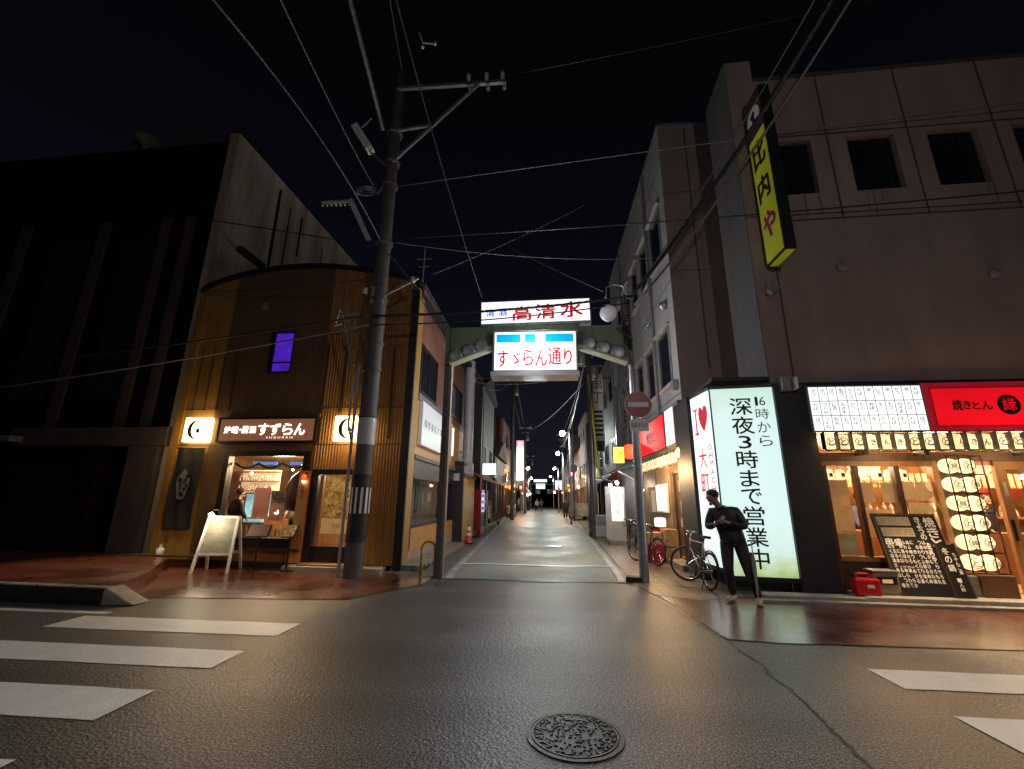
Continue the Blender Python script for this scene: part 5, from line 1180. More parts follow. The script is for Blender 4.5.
for i in range(24): x = .015 + i * .238; b.box(x, x + .014, -.318, -.204, 2.558, 2.87)
b.build('bars', 'black', cg); b = MB()
for x in (.62, 1.62, 3.25, 4.8): b.box(x, x + .08, -.36, -.10, 2.46, 2.54)
b.build('bracket', 'black', cg)
# lanterns along the alley side
for i in range(18):
    lantern_copy('v' + str((i * 7 // 3) % 4), (3.50, 11.55 + i * .265, 2.72), R(-90), f'{ORD[i]} lantern from the corner in the row facing the alley', 'lanterns in the row along the alley side')
cg = thing('lantern_cage', 'black bar cage round the alley side row of lanterns', 'cage')
b = MB()
for z in (2.55, 2.89): b.box(3.36, 3.375, 11.3, 16.4, z, z + .018)
for i in range(20): y = 11.42 + i * .265; b.box(3.362, 3.374, y, y + .014, 2.568, 2.89)
b.build('bars', 'black', cg); MB().box(3.36, 3.62, 11.24, 11.3, 2.5, 2.92).build('bracket', 'black', cg)
q = thing('round_globe_lamp', 'round glowing globe lamp at the corner end of the alley side lantern row', 'lamp', (3.46, 11.22, 2.78)); MB().sphere((0, 0, 0), .17, 16).build('globe', 'e_lant', q, True); MB().bar((0, 0, .15), (0, .1, .25), .03).build('bracket', 'black', q)
# the upright cage of round lanterns, six rows of two
cg = thing('lantern_cage', 'upright black cage holding six rows of round lanterns beside the shop doors', 'cage', OR, AL)
b = MB()
for k in range(7): z = .48 + k * .325; b.box(1.96, 2.53, -.335, -.32, z, z + .016); b.box(2.515, 2.53, -.32, .0, z, z + .016)
for x in (1.96, 2.15, 2.34, 2.515): b.box(x, x + .014, -.338, -.322, .48, 2.44)
b.build('bars', 'black', cg); bx('base_block', 'brown', cg, 2.06, 2.58, -.34, .0, .12, .46, .01); bx('side_block', 'kerb', cg, 1.88, 2.05, -.3, .0, .12, .44, .01); bx('backing', 'darkwood', cg, 1.98, 2.6, -.02, .0, .48, 2.44)
def wide_lantern(mk):
    t = thing('paper_lantern', 'x', 'lantern', (0, 0, 0), 0, 'x')
    prof = [(.0, -.128), (.06, -.128), (.095, -.11)] + [(.108 + .022 * math.sin(math.pi * k / 8) + (.003 if k % 2 else 0), -.09 + .18 * k / 8) for k in range(9)] + [(.095, .11), (.06, .128), (0, .128)]
    MB().lathe(prof, (0, 0, 0), (1, 0, 0), 18).build('shade', 'e_lant', t, True); MB().lathe([(.062, -.134), (.062, -.128)], (0, 0, 0), (1, 0, 0), 12).build('cap', 'black', t)
    MB().lathe([(.075, 0), (.085, 0), (.085, .004), (.075, .004)], (0, -.142, 0), (0, -1, 0), 20).build('ring', 'ink', t); text([(mk, (-.05, -.146, -.05), .10, .10)], 'ink', t, bold=.02, name='marking'); return t
base['w0'] = wide_lantern('縁'); base['w1'] = wide_lantern('と')
rows_ = ['top', 'second', 'third', 'fourth', 'fifth', 'bottom']
for k in range(6):
    for j in range(2):
        lantern_copy('w' + str((k + j) % 2), wR @ V((2.10 + j * .262, -.17, 2.27 - k * .325)), AL, f'{"left" if j == 0 else "right"} round paper lantern in the {rows_[k]} row of the upright cage', 'round lanterns in the upright cage')
q = thing('lantern_row_inside', 'row of small lanterns glowing inside behind the upper shop window', 'lanterns', OR, AL)
b = MB()
for i in range(8): b.lathe([(0, 0), (.07, .02), (.085, .1), (.07, .2), (0, .22)], (.18 + i * .22, .45, 2.03), n=12)
b.build('shade', 'e_lant', q, True); b = MB()
for i in range(8): b.box(.15 + i * .22, .21 + i * .22, .355, .36, 2.1, 2.17)
b.build('marking', 'ink', q)
# blackboard menus leaning on the window
bl = thing('blackboard_menu', 'large leaning black menu board crowded with white brush writing before the window', 'menu board', wR @ V((1.30, -.42, .12)), AL)
bl.rotation_euler = (R(-16), 0, AL)
bx('board', 'ink', bl, -.54, .44, 0, .025, 0, 1.32); MB().box(-.58, -.54, -.01, .035, 0, 1.36).box(.44, .46, -.01, .035, 0, 1.36).box(-.54, .44, -.01, .035, 1.32, 1.36).build('frame', 'darkwood', bl)
MB().box(-.52, .02, -.008, -.002, 1.15, 1.30).box(-.50, .02, -.008, -.002, .96, 1.11).build('menu_sheet', 'paper', bl)
cs = column('焼きとん', (.24, -.004, 1.30), .17, .17, .06) + column('おでん', (.26, -.004, .60), .14, .15, .06) + column('きょうの', (.10, -.004, 1.30), .09, .09, .1) + column('串', (-.50, -.004, .93), .12, .12, .1) + column('盛', (-.36, -.004, .92), .12, .11, .1)
rnd = random.Random(8); kana = 'かきくしちつてとなにぬのはひふほまみもやゆよらりるろれわ串鳥豚塩酒生'
for i in range(11):
    x = -.50 + i * .064; z = .78 - (.02 if i < 4 else -.05)
    for j in range(9):
        if rnd.random() < .88: cs.append((rnd.choice(kana), (x, -.004, z - j * .078), .048, .060))
cs += column('あさりや', (.13, -.004, .86), .07, .07, .12)
text(cs, 'whiteink', bl, bold=.055); cs = []
for i in range(14):
    for j in range(3):
        if rnd.random() < .9: cs.append((rnd.choice(kana), (-.50 + i * .036, -.009, 1.255 - j * .038), .022, .028)); cs.append((rnd.choice(kana), (-.48 + i * .034, -.009, 1.06 - j * .038), .022, .028))
text(cs, 'ink', bl, name='menu_lettering')
b3 = thing('blackboard_menu', 'smaller black menu board with a few large characters, right of the crowded board', 'menu board', wR @ V((1.66, -.47, .12)), AL); b3.rotation_euler = (R(-14), 0, AL)
bx('board', 'ink', b3, -.12, .14, 0, .025, 0, .84); MB().box(-.14, -.12, -.01, .035, 0, .86).box(.14, .16, -.01, .035, 0, .86).build('frame', 'darkwood', b3)
text(column('冬の鍋', (-.08, -.004, .78), .10, .11, .2) + column('ちゃんこ鍋', (.06, -.004, .70), .05, .06, .15) + column('一人前', (-.02, -.004, .30), .06, .06, .12), 'whiteink', b3, bold=.03)
# red fuel can, stacked crate
jc = thing('fuel_can', 'red plastic fuel can with handle on the shop step by the black pier', 'fuel can', wR @ V((.24, -.42, .12)), AL)
MB().box(-.22, .16, -.10, .10, 0, .26).build('can_body', 'redcan', jc, bevel=.035); MB().tube([(-.16, 0, .25), (-.15, 0, .33), (.02, 0, .33), (.06, 0, .25)], .022, 8).build('handle', 'redcan', jc, True)
MB().lathe([(.035, 0), (.035, .07)], (-.17, .04, .25), n=10).build('cap', 'ink', jc); bx('grip_recess', 'white', jc, -.06, .05, -.106, -.101, .12, .17)
ht = thing('stove_heater', 'pale rounded stove standing behind the red fuel can', 'stove', wR @ V((.56, -.30, .12)), AL)
MB().box(-.2, .2, -.12, .12, 0, .36).build('cabinet', 'cream', ht, bevel=.04); MB().box(-.15, .15, -.126, -.121, .17, .29).build('grille', 'black', ht); MB().box(-.21, .21, -.13, .13, .36, .39).build('top', 'galv', ht, bevel=.012); MB().box(-.08, .08, -.13, -.127, .19, .25).build('burner', 'e_room', ht)
# planter on the step behind the fuel can
q = thing('door_mat_crate', 'small dark crate under the crowded blackboard on the step', 'crate', wR @ V((.98, -.22, .12)), AL); MB().box(-.14, .14, -.08, .08, 0, .5).build('crate', 'darkwood', q); q.name = 'crate'
MB().box(-.12, .12, -.085, -.081, .06, .2).build('slot', 'black', q)

# ------------------------------------------------------------------ the tall lit corner panel
lp = thing('corner_light_box', 'tall lit pale green corner light box reading 深夜3時まで営業中 beside the man', 'light box')
A_, B_, C_ = V((3.34, 9.98, 0)), V((3.42, 9.02, 0)), V((4.585, 8.70, 0))
def wallbox(name, m_, P, Q, z0, z1, d0, d1):
    e_ = (Q - P).normalized(); n_ = V((e_.y, -e_.x, 0))
    pts = [P + n_ * d0, Q + n_ * d0, Q + n_ * d1, P + n_ * d1]
    return MB().prism([(p.x, p.y, z0) for p in pts], (0, 0, z1 - z0)).build(name, m_, lp)
C_ = V((4.58, 8.84, 0))
wallbox('front_panel', 'e_box', B_ + (C_ - B_) * .015, C_, .28, 3.84, -.06, .0); wallbox('side_panel', 'e_boxside', A_, B_ + (A_ - B_) * .02, .38, 3.84, -.06, .0)
wallbox('frame', 'black', B_, C_, 3.842, 3.90, -.08, .015); wallbox('frame', 'black', B_, C_, .20, .278, -.08, .015); wallbox('frame', 'black', A_, B_, 3.842, 3.90, -.08, .015); wallbox('frame', 'black', A_, B_, .30, .378, -.08, .015)
wallbox('corner_bar', 'greyb', B_ + V((-.01, .01, 0)), B_ + V((.012, -.004, 0)), .28, 3.84, -.03, .012)
ef = (C_ - B_).normalized(); FR = (tuple(ef), (0, 0, 1))
def onf(x, z): p = B_ + ef * x; return (p.x, p.y, z)
cells = []; z = 3.64; xx = .56
for ch, w_, h_ in (('深', .40, .345), ('夜', .40, .345), ('3', .23, .25), ('時', .38, .34), ('ま', .33, .31), ('で', .35, .29), ('営', .36, .34), ('業', .37, .34), ('中', .32, .35)):
    cells.append((ch, onf(xx - w_ / 2, z - h_), w_, h_)); z -= h_ + .040
text(cells, 'ink', lp, FR, bold=.022)
z = 3.66; cells = [('1', onf(.83, z - .19), .055, .18), ('6', onf(.91, z - .19), .11, .18)]; z = 3.42
for ch in '時から': cells.append((ch, onf(.82, z - .22), .24, .21)); z -= .27
text(cells, 'ink', lp, FR, name='small_lettering')
es = (B_ - A_).normalized(); FS = (tuple(es), (0, 0, 1))
def ons(x, z): p = A_ + es * x; return (p.x, p.y, z)
text([('I', ons(.20, 3.02), .05, .52), ('—', ons(.12, 3.53), .20, .035), ('—', ons(.12, 3.0), .20, .035), ('大', ons(.20, 2.28), .36, .40), ('町', ons(.20, 1.74), .36, .42)], 'e_tred', lp, FS, name='red_lettering', bold=.02); text([('♥', ons(.36, 3.02), .42, .55)], 'e_tred', lp, FS, name='heart')
text([(c, ons(.68, 2.62 - i * .165), .15, .12) for i, c in enumerate('OHMACHI')], 'redink', lp, FS, name='small_lettering'); text([(c, ons(.25 + .3 * (i % 2), 1.10 - .3 * (i // 2)), .2, .24) for i, c in enumerate('川反')], 'redink', lp, FS, name='lower_lettering')
bx('dark_post', 'soot', rb, -1.95, -1.74, 1.25, 2.5, 0, 3.95)

# ------------------------------------------------------------------ projecting yellow sign
ys_ = thing('projecting_sign', 'tall yellow projecting sign reading 比内や with a white round emblem on the brown facade', 'sign')
MB().box(4.80, 5.02, 8.02, 8.72, 6.46, 10.55).build('sign_box', 'black', ys_)
MB().box(4.785, 4.799, 8.05, 8.70, 6.50, 9.52).build('lit_face', 'e_ysign', ys_); MB().box(4.83, 5.0, 8.05, 8.70, 6.445, 6.458).build('lit_bottom', 'e_ysign', ys_)
MB().box(4.785, 4.799, 8.03, 8.71, 9.53, 10.54).build('top_face', 'darkwood', ys_); MB().disc((4.784, 8.37, 9.98), .27, (-1, 0, 0), .004, 30).build('emblem', 'white', ys_)
MB().prism([(4.778, 8.45, 9.82), (4.778, 8.40, 9.95), (4.778, 8.50, 10.02), (4.778, 8.36, 10.15), (4.778, 8.28, 10.05), (4.778, 8.34, 9.95), (4.778, 8.26, 9.85)], (-.003, 0, 0)).build('emblem_mark', 'ink', ys_)
text([('比', (4.783, 8.62, 8.72), .48, .62), ('内', (4.783, 8.60, 7.88), .44, .58)], 'ink', ys_, WEST, bold=.07); text([('や', (4.783, 8.60, 6.98), .46, .60)], mat('sign_magenta', (.30, .02, .10), .5, bump=0), ys_, WEST, bold=.07, name='red_lettering')
MB().bar((4.9, 8.72, 9.9), (4.9, 8.82, 9.9), .06).bar((4.9, 8.72, 7), (4.9, 8.82, 7), .06).bar((4.9, 8.1, 10.6), (5.15, 8.8, 10.85), .03).build('bracket', 'black', ys_)

# ------------------------------------------------------------------ bicycles
def bicycle(label, rear, front, frame_m, steer=0, lean=.08, basket=False):
    """rear / front: ground contact points; local x runs from rear to front wheel"""
    d = V(front) - V(rear); L_ = 1.04; t = thing('bicycle', label, 'bicycle', rear, math.atan2(d.y, d.x), 'bicycles parked on the right footpath')
    t.rotation_euler = (lean, 0, math.atan2(d.y, d.x))
    r = .335
    def wheel(cx, rot):
        w_ = bpy.data.objects.new('wheel', None)
        Mx = Matrix.Translation((cx, 0, r)) @ Matrix.Rotation(rot, 4, 'Z')
        pts = [Mx @ V((math.cos(a) * (r - .016), 0, math.sin(a) * (r - .016))) for a in [2 * math.pi * k / 36 for k in range(36)]]
        ty = MB().tube(pts, .019, 8, closed=True).build('wheel', 'rubber', t, True)
        pts = [Mx @ V((math.cos(a) * (r - .04), 0, math.sin(a) * (r - .04))) for a in [2 * math.pi * k / 36 for k in range(36)]]
        MB().tube(pts, .009, 6, closed=True).build('rim', 'chrome', ty, True)
        b = MB()
        for k in range(20):
            a = 2 * math.pi * k / 20; b.tube([Mx @ V((.02 * math.cos(a + .8), (-1) ** k * .02, .02 * math.sin(a + .8))), Mx @ V((math.cos(a) * (r - .045), 0, math.sin(a) * (r - .045)))], .0016, 4)
        b.tube([Mx @ V((0, -.045, 0)), Mx @ V((0, .045, 0))], .02, 8); b.build('spokes', 'chrome', ty)
        bpy.data.objects.remove(w_)
    wheel(0, 0); wheel(L_, steer)
    hb = V((L_ - .16, 0, .86)); ht_ = V((L_ - .14, 0, .70)); st = V((.26, 0, .84)); bbk = V((.42, 0, .28))
    b = MB().tube([hb, ht_], .02, 8).tube([hb + V((0, 0, -.05)), st - V((0, 0, .04))], .016, 8).tube([ht_, bbk], .018, 8).tube([bbk, st], .016, 8)
    for q in (-1, 1): b.tube([bbk + V((0, q * .03, 0)), V((0, q * .05, r))], .010, 6).tube([st - V((0, 0, .1)), V((0, q * .05, r))], .008, 6)
    b.build('frame', frame_m, t, True)
    Mf = Matrix.Translation((L_, 0, 0)) @ Matrix.Rotation(steer, 4, 'Z')
    b = MB()
    for q in (-1, 1): b.tube([ht_, Mf @ V((-.06, q * .045, .62)), Mf @ V((0, q * .05, r))], .011, 6)
    b.build('fork', frame_m, t, True)
    b = MB().tube([hb, hb + V((-.02, 0, .10))], .014, 8); top_ = hb + V((-.02, 0, .10)); Ms = Matrix.Translation(top_) @ Matrix.Rotation(steer, 4, 'Z')
    b.tube([Ms @ V((-.12, -.28, .02)), Ms @ V((.02, -.22, .03)), Ms @ V((.06, 0, 0)), Ms @ V((.02, .22, .03)), Ms @ V((-.12, .28, .02))], .012, 8)
    b.tube([Ms @ V((.04, -.18, .0)), Ms @ V((.02, -.26, -.06))], .006, 5).tube([Ms @ V((.04, .18, .0)), Ms @ V((.02, .26, -.06))], .006, 5); b.build('handlebar', 'chrome', t, True)
    b = MB(); b.prism([(.10, -.075, .90), (.36, -.02, .90), (.40, 0, .90), (.36, .02, .90), (.10, .075, .90), (.07, 0, .90)], (0, 0, .05)); b.tube([st, V((.24, 0, .9))], .014, 8); b.build('saddle', 'rubber', t, bevel=.012)
    b = MB().lathe([(.09, -.004), (.09, .004)], bbk + V((0, .05, 0)), (0, 1, 0), 18).bar(bbk + V((0, .06, 0)), bbk + V((.1, .06, -.13)), .018).bar(bbk + V((0, -.06, 0)), bbk + V((-.1, -.06, .13)), .018)
    b.box(.47, .57, .07, .15, .13, .155).box(.27, .37, -.15, -.07, .40, .425); b.tube([V((0, .045, r + .03)), bbk + V((0, .05, .09))], .005, 4).tube([V((0, .045, r - .03)), bbk + V((0, .05, -.09))], .005, 4); b.build('crankset', 'iron', t)
    pts = [V((-math.cos(a) * (r + .025), 0, r + math.sin(a) * (r + .025))) for a in [R(10) + R(120) * k / 8 for k in range(9)]]
    MB().tube(pts, .014, 6).build('mudguard', 'bikebk', t, True); MB().tube([(.05, .05, r), (-.02, .16, .01)], .009, 6).build('kickstand', 'iron', t)
    if basket:
        b = MB(); c = Mf @ V((.14, 0, .72))
        for k in range(5): z = c.z + k * .055; s_ = .13 + k * .012; b.tube([(c.x - s_, c.y - s_, z), (c.x + s_, c.y - s_, z), (c.x + s_, c.y + s_, z), (c.x - s_, c.y + s_, z)], .005, 4, closed=True)
        for k in range(12): a = k * math.pi / 6; b.tube([(c.x + .13 * math.cos(a), c.y + .13 * math.sin(a), c.z), (c.x + .18 * math.cos(a), c.y + .18 * math.sin(a), c.z + .22)], .004, 4)
        b.build('basket', 'iron', t)
    return t
bicycle('silver bicycle with its front wheel turned, parked directly behind the man with the phone', (3.04, 8.98, .016), (2.94, 10.0, .016), 'bikefr', R(55), .10)
bicycle('black bicycle leaning beside the crates, partly behind the slim sign pole', (2.86, 12.05, .016), (2.47, 13.15, .016), 'bikebk', R(12), .08)
bicycle('dark bicycle with wire basket parked near the lit white poster panel', (3.0, 14.9, .016), (2.86, 15.9, .016), 'bikebk', R(-10), .05, True)
# crates and boxes stacked by the shop step
def crate(x, y, z, w_, d, h, m_, label, nm='crate', rz=0, slats=True):
    q = thing(nm, label, nm.split('_')[-1], (x, y, z), rz, 'crates and boxes piled by the alley side shop')
    if nm == 'crate':
        b = MB().box(-w_ / 2, w_ / 2, -d / 2, d / 2, 0, .02)
        for zz in (.02, h * .36, h * .70): b.box(-w_ / 2, w_ / 2, -d / 2, -d / 2 + .015, zz, zz + h * .26).box(-w_ / 2, w_ / 2, d / 2 - .015, d / 2, zz, zz + h * .26).box(-w_ / 2, -w_ / 2 + .015, -d / 2 + .015, d / 2 - .015, zz, zz + h * .26).box(w_ / 2 - .015, w_ / 2, -d / 2 + .015, d / 2 - .015, zz, zz + h * .26)
        b.build('walls', m_, q); b = MB()
        for sx in (-1, 1):
            for sy in (-1, 1): b.box(sx * w_ / 2 - .02, sx * w_ / 2 + .02, sy * d / 2 - .02, sy * d / 2 + .02, .0, h)
        b.build('corner_posts', m_, q)
    else:
        MB().box(-w_ / 2, w_ / 2, -d / 2, d / 2, 0, h).build('carton', m_, q, bevel=.008); MB().box(-.03, .03, -d / 2 - .002, d / 2 + .002, h - .12, h + .002).build('tape', 'paper', q); MB().disc((-w_ / 2 - .001, .05, h * .55), .05, (-1, 0, 0), .002, 14).build('mark', 'redink', q)
    return q
crate(2.95, 12.85, .016, .38, .48, .30, 'redcan', 'red plastic crate at the bottom of the pile by the alley side shop')
crate(2.95, 12.85, .316, .38, .48, .16, 'redcan', 'second shallow red crate lying on the bottom red crate', rz=.06)
crate(3.36, 12.75, .15, .34, .44, .42, 'paper', 'tan crate standing on the step behind the red crates')
crate(2.97, 12.88, .478, .38, .48, .30, 'card', 'cardboard carton with a small red mark resting on the red crates', 'cardboard_box')
crate(3.38, 12.75, .572, .34, .4, .30, 'card', 'cardboard carton on the tan crate beside the marked carton', 'cardboard_box', .1)
q = thing('paper_bag', 'brightly lit white bag of goods on top of the upper carton pile', 'bag', (3.30, 13.3, .9)); MB().box(-.14, .14, -.14, .14, 0, .24).build('bag', 'e_pale', q, bevel=.05); MB().box(-.16, .16, -.2, .2, -.88, -.001).build('cabinet', 'nored', q); q.name = 'display_stand'; q['label'] = 'red stand with a lit white top behind the cardboard cartons'; q['category'] = 'stand'
# posters and lit boards
q = thing('lit_poster', 'glowing pale poster panel on the alley side shop wall above the cartons', 'poster'); MB().box(3.54, 3.60, 13.3, 14.5, 1.28, 2.10).build('frame', 'white', q); MB().box(3.532, 3.539, 13.35, 14.45, 1.33, 2.05).build('lit_face', 'e_pale', q)
b = []
for i in range(5): b += [(random.choice('今宵一杯焼鳥'), (3.529, 14.2 - i * .2, 1.6), .13, .13)]
text(b, 'greyink', q, WEST)
q = thing('standing_light_sign', 'white standing cabinet with a glowing green lettered panel beyond the grey building shop', 'sign', (2.95, 19.0, .02), R(-8))
MB().box(-.40, .40, -.14, .14, 0, 2.15).build('cabinet', 'porcelain', q, bevel=.02); MB().box(-.16, .32, -.155, -.142, .78, 2.0).build('lit_face', 'e_pale', q); text(column('居酒屋', (-.02, -.157, 1.9), .2, .24, .3), 'greenink', q)
q = thing('concrete_step_block', 'low concrete step before the white standing cabinet', 'step', (2.9, 17.9, .01)); MB().box(-.45, .5, -.35, .35, 0, .14).build('block', 'concrete', q, bevel=.02); q.name = 'step_block'
q = thing('milk_crates', 'pale grey stacked bins at the foot of the leaning guarded poles', 'bins', (2.55, 21.2, .02))
MB().box(-.3, .3, -.3, .3, 0, .5).build('lower_bin', 'porcelain', q, bevel=.03); MB().box(-.28, .28, -.28, .28, .505, .95).build('upper_bin', 'greym', q, bevel=.03); q.name = 'stacked_bins'
# awnings and signs beyond the lantern shop
q = thing('awning', 'blue and red striped awning over the shops beyond the caged lanterns', 'awning')
MB().prism([(3.6, 16.7, 3.15), (2.75, 16.7, 2.72), (2.75, 16.7, 2.66), (3.6, 16.7, 3.08)], (0, 4.7, 0)).build('blue_roof', 'awnb', q); MB().prism([(2.75, 16.75, 2.66), (2.75, 18.6, 2.66), (2.75, 18.6, 2.36), (2.75, 16.75, 2.36)], (.02, 0, 0)).build('red_valance', 'awnr', q)
MB().bar((2.78, 16.7, 2.66), (3.6, 16.7, 2.2), .03).bar((2.78, 21.3, 2.66), (3.6, 21.3, 2.2), .03).bar((2.76, 16.7, 2.68), (2.76, 21.4, 2.68), .04).build('frame', 'galv', q)
q = thing('hanging_sign', 'bright yellow lit hanging sign beyond the no entry pole', 'sign'); MB().box(2.82, 3.30, 18.2, 18.32, 3.05, 3.75).build('light_box', 'greyb', q); MB().box(2.85, 3.27, 18.188, 18.198, 3.08, 3.72).build('lit_face', 'e_yel', q); text([('酒', (2.98, 18.185, 3.25), .25, .3)], 'redink', q); MB().bar((3.3, 18.26, 3.5), (3.62, 18.26, 3.5), .04).build('bracket', 'black', q)
q = thing('paper_lantern', 'big red lantern hanging next to the bright yellow lit sign', 'lantern', (3.25, 16.9, 3.4)); lantern_mesh(.22, .55).build('shade', 'e_rbulb', q, True); MB().lathe([(.11, 0), (.11, .03)], (0, 0, .27), n=12).build('cap', 'black', q)
for k, (x, y, z, m_, lb) in enumerate(((2.9, 19.8, 2.25, 'e_lamp', 'white bulb under the blue awning, the left one of two'), (2.95, 18.3, 2.3, 'e_lamp', 'white bulb under the blue awning, the right one of two'), (3.25, 15.2, 1.95, 'e_bulb', 'warm round bulb low on the wall right behind the slim sign pole'), (3.0, 25.5, 4.0, 'e_cool', 'cool white lamp high above the blue awning'), (3.3, 16.2, 2.2, 'e_bulb', 'small warm bulb at the end of the alley side lantern row'))):
    q = thing('bulb_lamp', lb, 'lamp', (x, y, z), 0, 'bare bulbs along the right row'); MB().sphere((0, 0, 0), .07, 10).build('bulb', m_, q, True); MB().lathe([(.04, .05), (.04, .12), (.01, .14)], n=8).build('socket', 'black', q)
    lamp('bulb_light', (x - .12, y - .1, z - .1), (16, 16, 14, 12, 8)[k], (1, .95, .9) if m_ != 'e_bulb' else (1, .7, .4), .08)
# tall grey vertical sign and guarded poles
q = thing('vertical_sign', 'tall grey unlit vertical sign with rows of dark characters behind the guarded poles', 'sign')
MB().box(2.45, 3.15, 22.6, 22.8, 4.0, 8.1).build('board', 'white', q); text(column('串', (2.6, 22.595, 7.8), .5, .55) + column('丁', (2.6, 22.595, 7.1), .5, .55), 'ink', q)
b = MB()
for k in range(6): z = 6.0 - k * .24; b.box(2.50, 3.08, 22.58, 22.598, z, z + .13)
b.build('dark_rows', 'ink', q); MB().box(2.5, 3.1, 22.58, 22.598, 4.05, 4.55).build('lower_panel', 'brickd', q); MB().bar((3.1, 22.7, 7.9), (3.7, 22.7, 7.9), .05).build('bracket', 'black', q)
q = thing('utility_pole', 'concrete utility pole with yellow guards and transformers on the right of the alley', 'utility pole', (2.28, 21.1, 0))
MB().lathe([(.16, 0), (.12, 10.2), (0, 10.22)], n=16).build('pole', 'pole', q, True); MB().tube([(.18, .05, 0), (.14, .05, 7.2)], .05, 8).tube([(-.20, -.04, 0), (-.18, -.04, 5.2)], .05, 8).tube([(.02, -.22, 0), (.02, -.2, 8.0)], .035, 8).build('conduit', 'galv', q, True)
MB().tube([(.30, -.1, 2.6), (-.05, -.16, 7.6)], .055, 8).build('yellow_guard', 'yguard', q, True)
for x, z in ((.25, 7.4), (-.35, 8.2)): MB().lathe([(0, 0), (.2, 0), (.22, .1), (.22, .6), (.16, .7), (0, .72)], (x, -.1, z), n=14).build('transformer', 'greym', q, True)
MB().bar((-.9, 0, 8.9), (.9, 0, 8.95), .08).bar((-.7, 0, 8.1), (.7, 0, 8.1), .07).bar((-.6, 0, 8.1), (.7, 0, 8.9), .05).bar((-.4, -.05, 2.55), (.4, -.05, 2.55), .05).bar((-.35, -.05, .3), (.4, -.05, .3), .05).build('crossarm', 'galv', q)
for x in (-.8, -.4, .4, .8): MB().lathe([(.03, 0), (.06, .05), (.05, .16), (.02, .2)], (x, 0, 8.98), n=8).build('insulator', 'porcelain', q)

# thin pole with mirror, parked car, more utility poles
q = thing('mirror_pole', 'thin dark pole with a round traffic mirror on the right side of the alley', 'mirror', (2.42, 36.5, 0))
MB().lathe([(.09, 0), (.07, 8), (0, 8.02)], n=10).build('pole', 'pole', q, True); MB().disc((.0, -.12, 4.1), .34, (0, -1, 0), .05, 24).build('mirror', 'pole', q); MB().bar((0, 0, 4.1), (0, -.1, 4.1), .05).build('bracket', 'galv', q)
def pole(x, y, h, label, arm=.8, m_='pole'):
    q = thing('utility_pole', label, 'utility pole', (x, y, 0), 0, 'utility poles along the alley')
    MB().lathe([(.16, 0), (.11, h), (0, h + .02)], n=12).build('pole', m_, q, True); MB().bar((-arm, 0, h - .6), (arm, 0, h - .6), .08).bar((-arm * .6, 0, h - 1.2), (arm * .6, 0, h - 1.2), .06).build('crossarm', 'galv', q)
    for s in (-1, 1): MB().lathe([(.03, 0), (.06, .05), (.05, .16), (.02, .2)], (s * arm * .8, 0, h - .56), n=8).build('insulator', 'porcelain', q)
    MB().lathe([(0, 0), (.2, 0), (.22, .1), (.2, .7), (0, .75)], (.28, 0, h - 2.2), n=10).build('transformer', 'greym', q, True)
pole(-2.55, 36.5, 12.5, 'tall utility pole on the left of the alley before the white vertical sign', .6)
pole(-2.25, 55, 11, 'utility pole on the left of the alley just beyond the white vertical sign')
pole(2.5, 58, 10.5, 'utility pole on the right of the alley near the far orange bars'); pole(-2.4, 82, 10, 'distant utility pole at the left near the second arch')
c = thing('parked_car', 'pale parked car nosing out behind the thin mirror pole on the right', 'car', (3.0, 39.8, .02), R(92))
MB().prism([(-1.8, -.70, .28), (1.75, -.70, .28), (1.8, -.70, .62), (1.2, -.70, .78), (.75, -.70, 1.32), (-1.2, -.70, 1.36), (-1.75, -.70, .85)], (0, 1.4, 0)).build('body', 'car', c, bevel=.06)
MB().prism([(1.12, -.60, .80), (.74, -.60, 1.27), (-1.1, -.60, 1.3), (-1.5, -.60, .88)], (0, 1.2, 0)).build('windows', 'winglass', c)
for x in (-1.2, 1.15):
    for y in (-.66, .66): wq = MB().lathe([(.0, -.08), (.28, -.08), (.30, -.05), (.30, .05), (.28, .08), (0, .08)], (x, y, .30), (0, 1, 0), 18).build('wheel', 'rubber', c, True); MB().lathe([(0, -.085), (.17, -.085), (.17, .085), (0, .085)], (x, y, .30), (0, 1, 0), 14).build('rim', 'chrome', wq)
for y in (-.5, .5): MB().box(1.72, 1.80, y - .14, y + .14, .56, .68).build('headlight', 'porcelain', c)

# signs and lights down the alley
q = thing('vertical_sign', 'tall glowing white vertical sign topped with red on the left of the alley', 'sign')
MB().box(-2.72, -1.92, 44.0, 44.25, 3.4, 7.4).build('light_box', 'greyb', q); MB().box(-2.67, -1.97, 43.98, 43.995, 3.45, 6.75).build('lit_face', 'e_white', q); MB().box(-2.67, -1.97, 43.98, 43.995, 6.8, 7.35).build('red_face', emat('lit_redpanel', (1, .25, .3), 1.6), q)
text(column('割烹料理', (-2.53, 43.97, 6.55), .42, .55, .2), 'greyink', q); text([('○', (-2.49, 43.97, 6.88), .34, .34)], 'e_white', q, name='mark'); MB().bar((-3.7, 44.1, 6.9), (-2.7, 44.1, 6.9), .06).build('bracket', 'black', q)
q = thing('hanging_sign', 'small white lit sign box with blue lettering on the left row past the vending machine', 'sign')
MB().box(-3.4, -2.6, 24.5, 24.7, 2.9, 3.55).build('light_box', 'greyb', q); MB().box(-3.37, -2.63, 24.485, 24.498, 2.93, 3.52).build('lit_face', 'e_white', q); text([('スナ', (-3.3, 24.48, 3.2), .55, .2), ('ック', (-3.25, 24.48, 2.97), .5, .18)], 'greyink', q); MB().bar((-3.6, 24.6, 3.3), (-3.4, 24.6, 3.3), .05).build('bracket', 'black', q)
q = thing('second_arch', 'distant lit second arch with two white signs over the far alley', 'arch', (0, 96, 0))
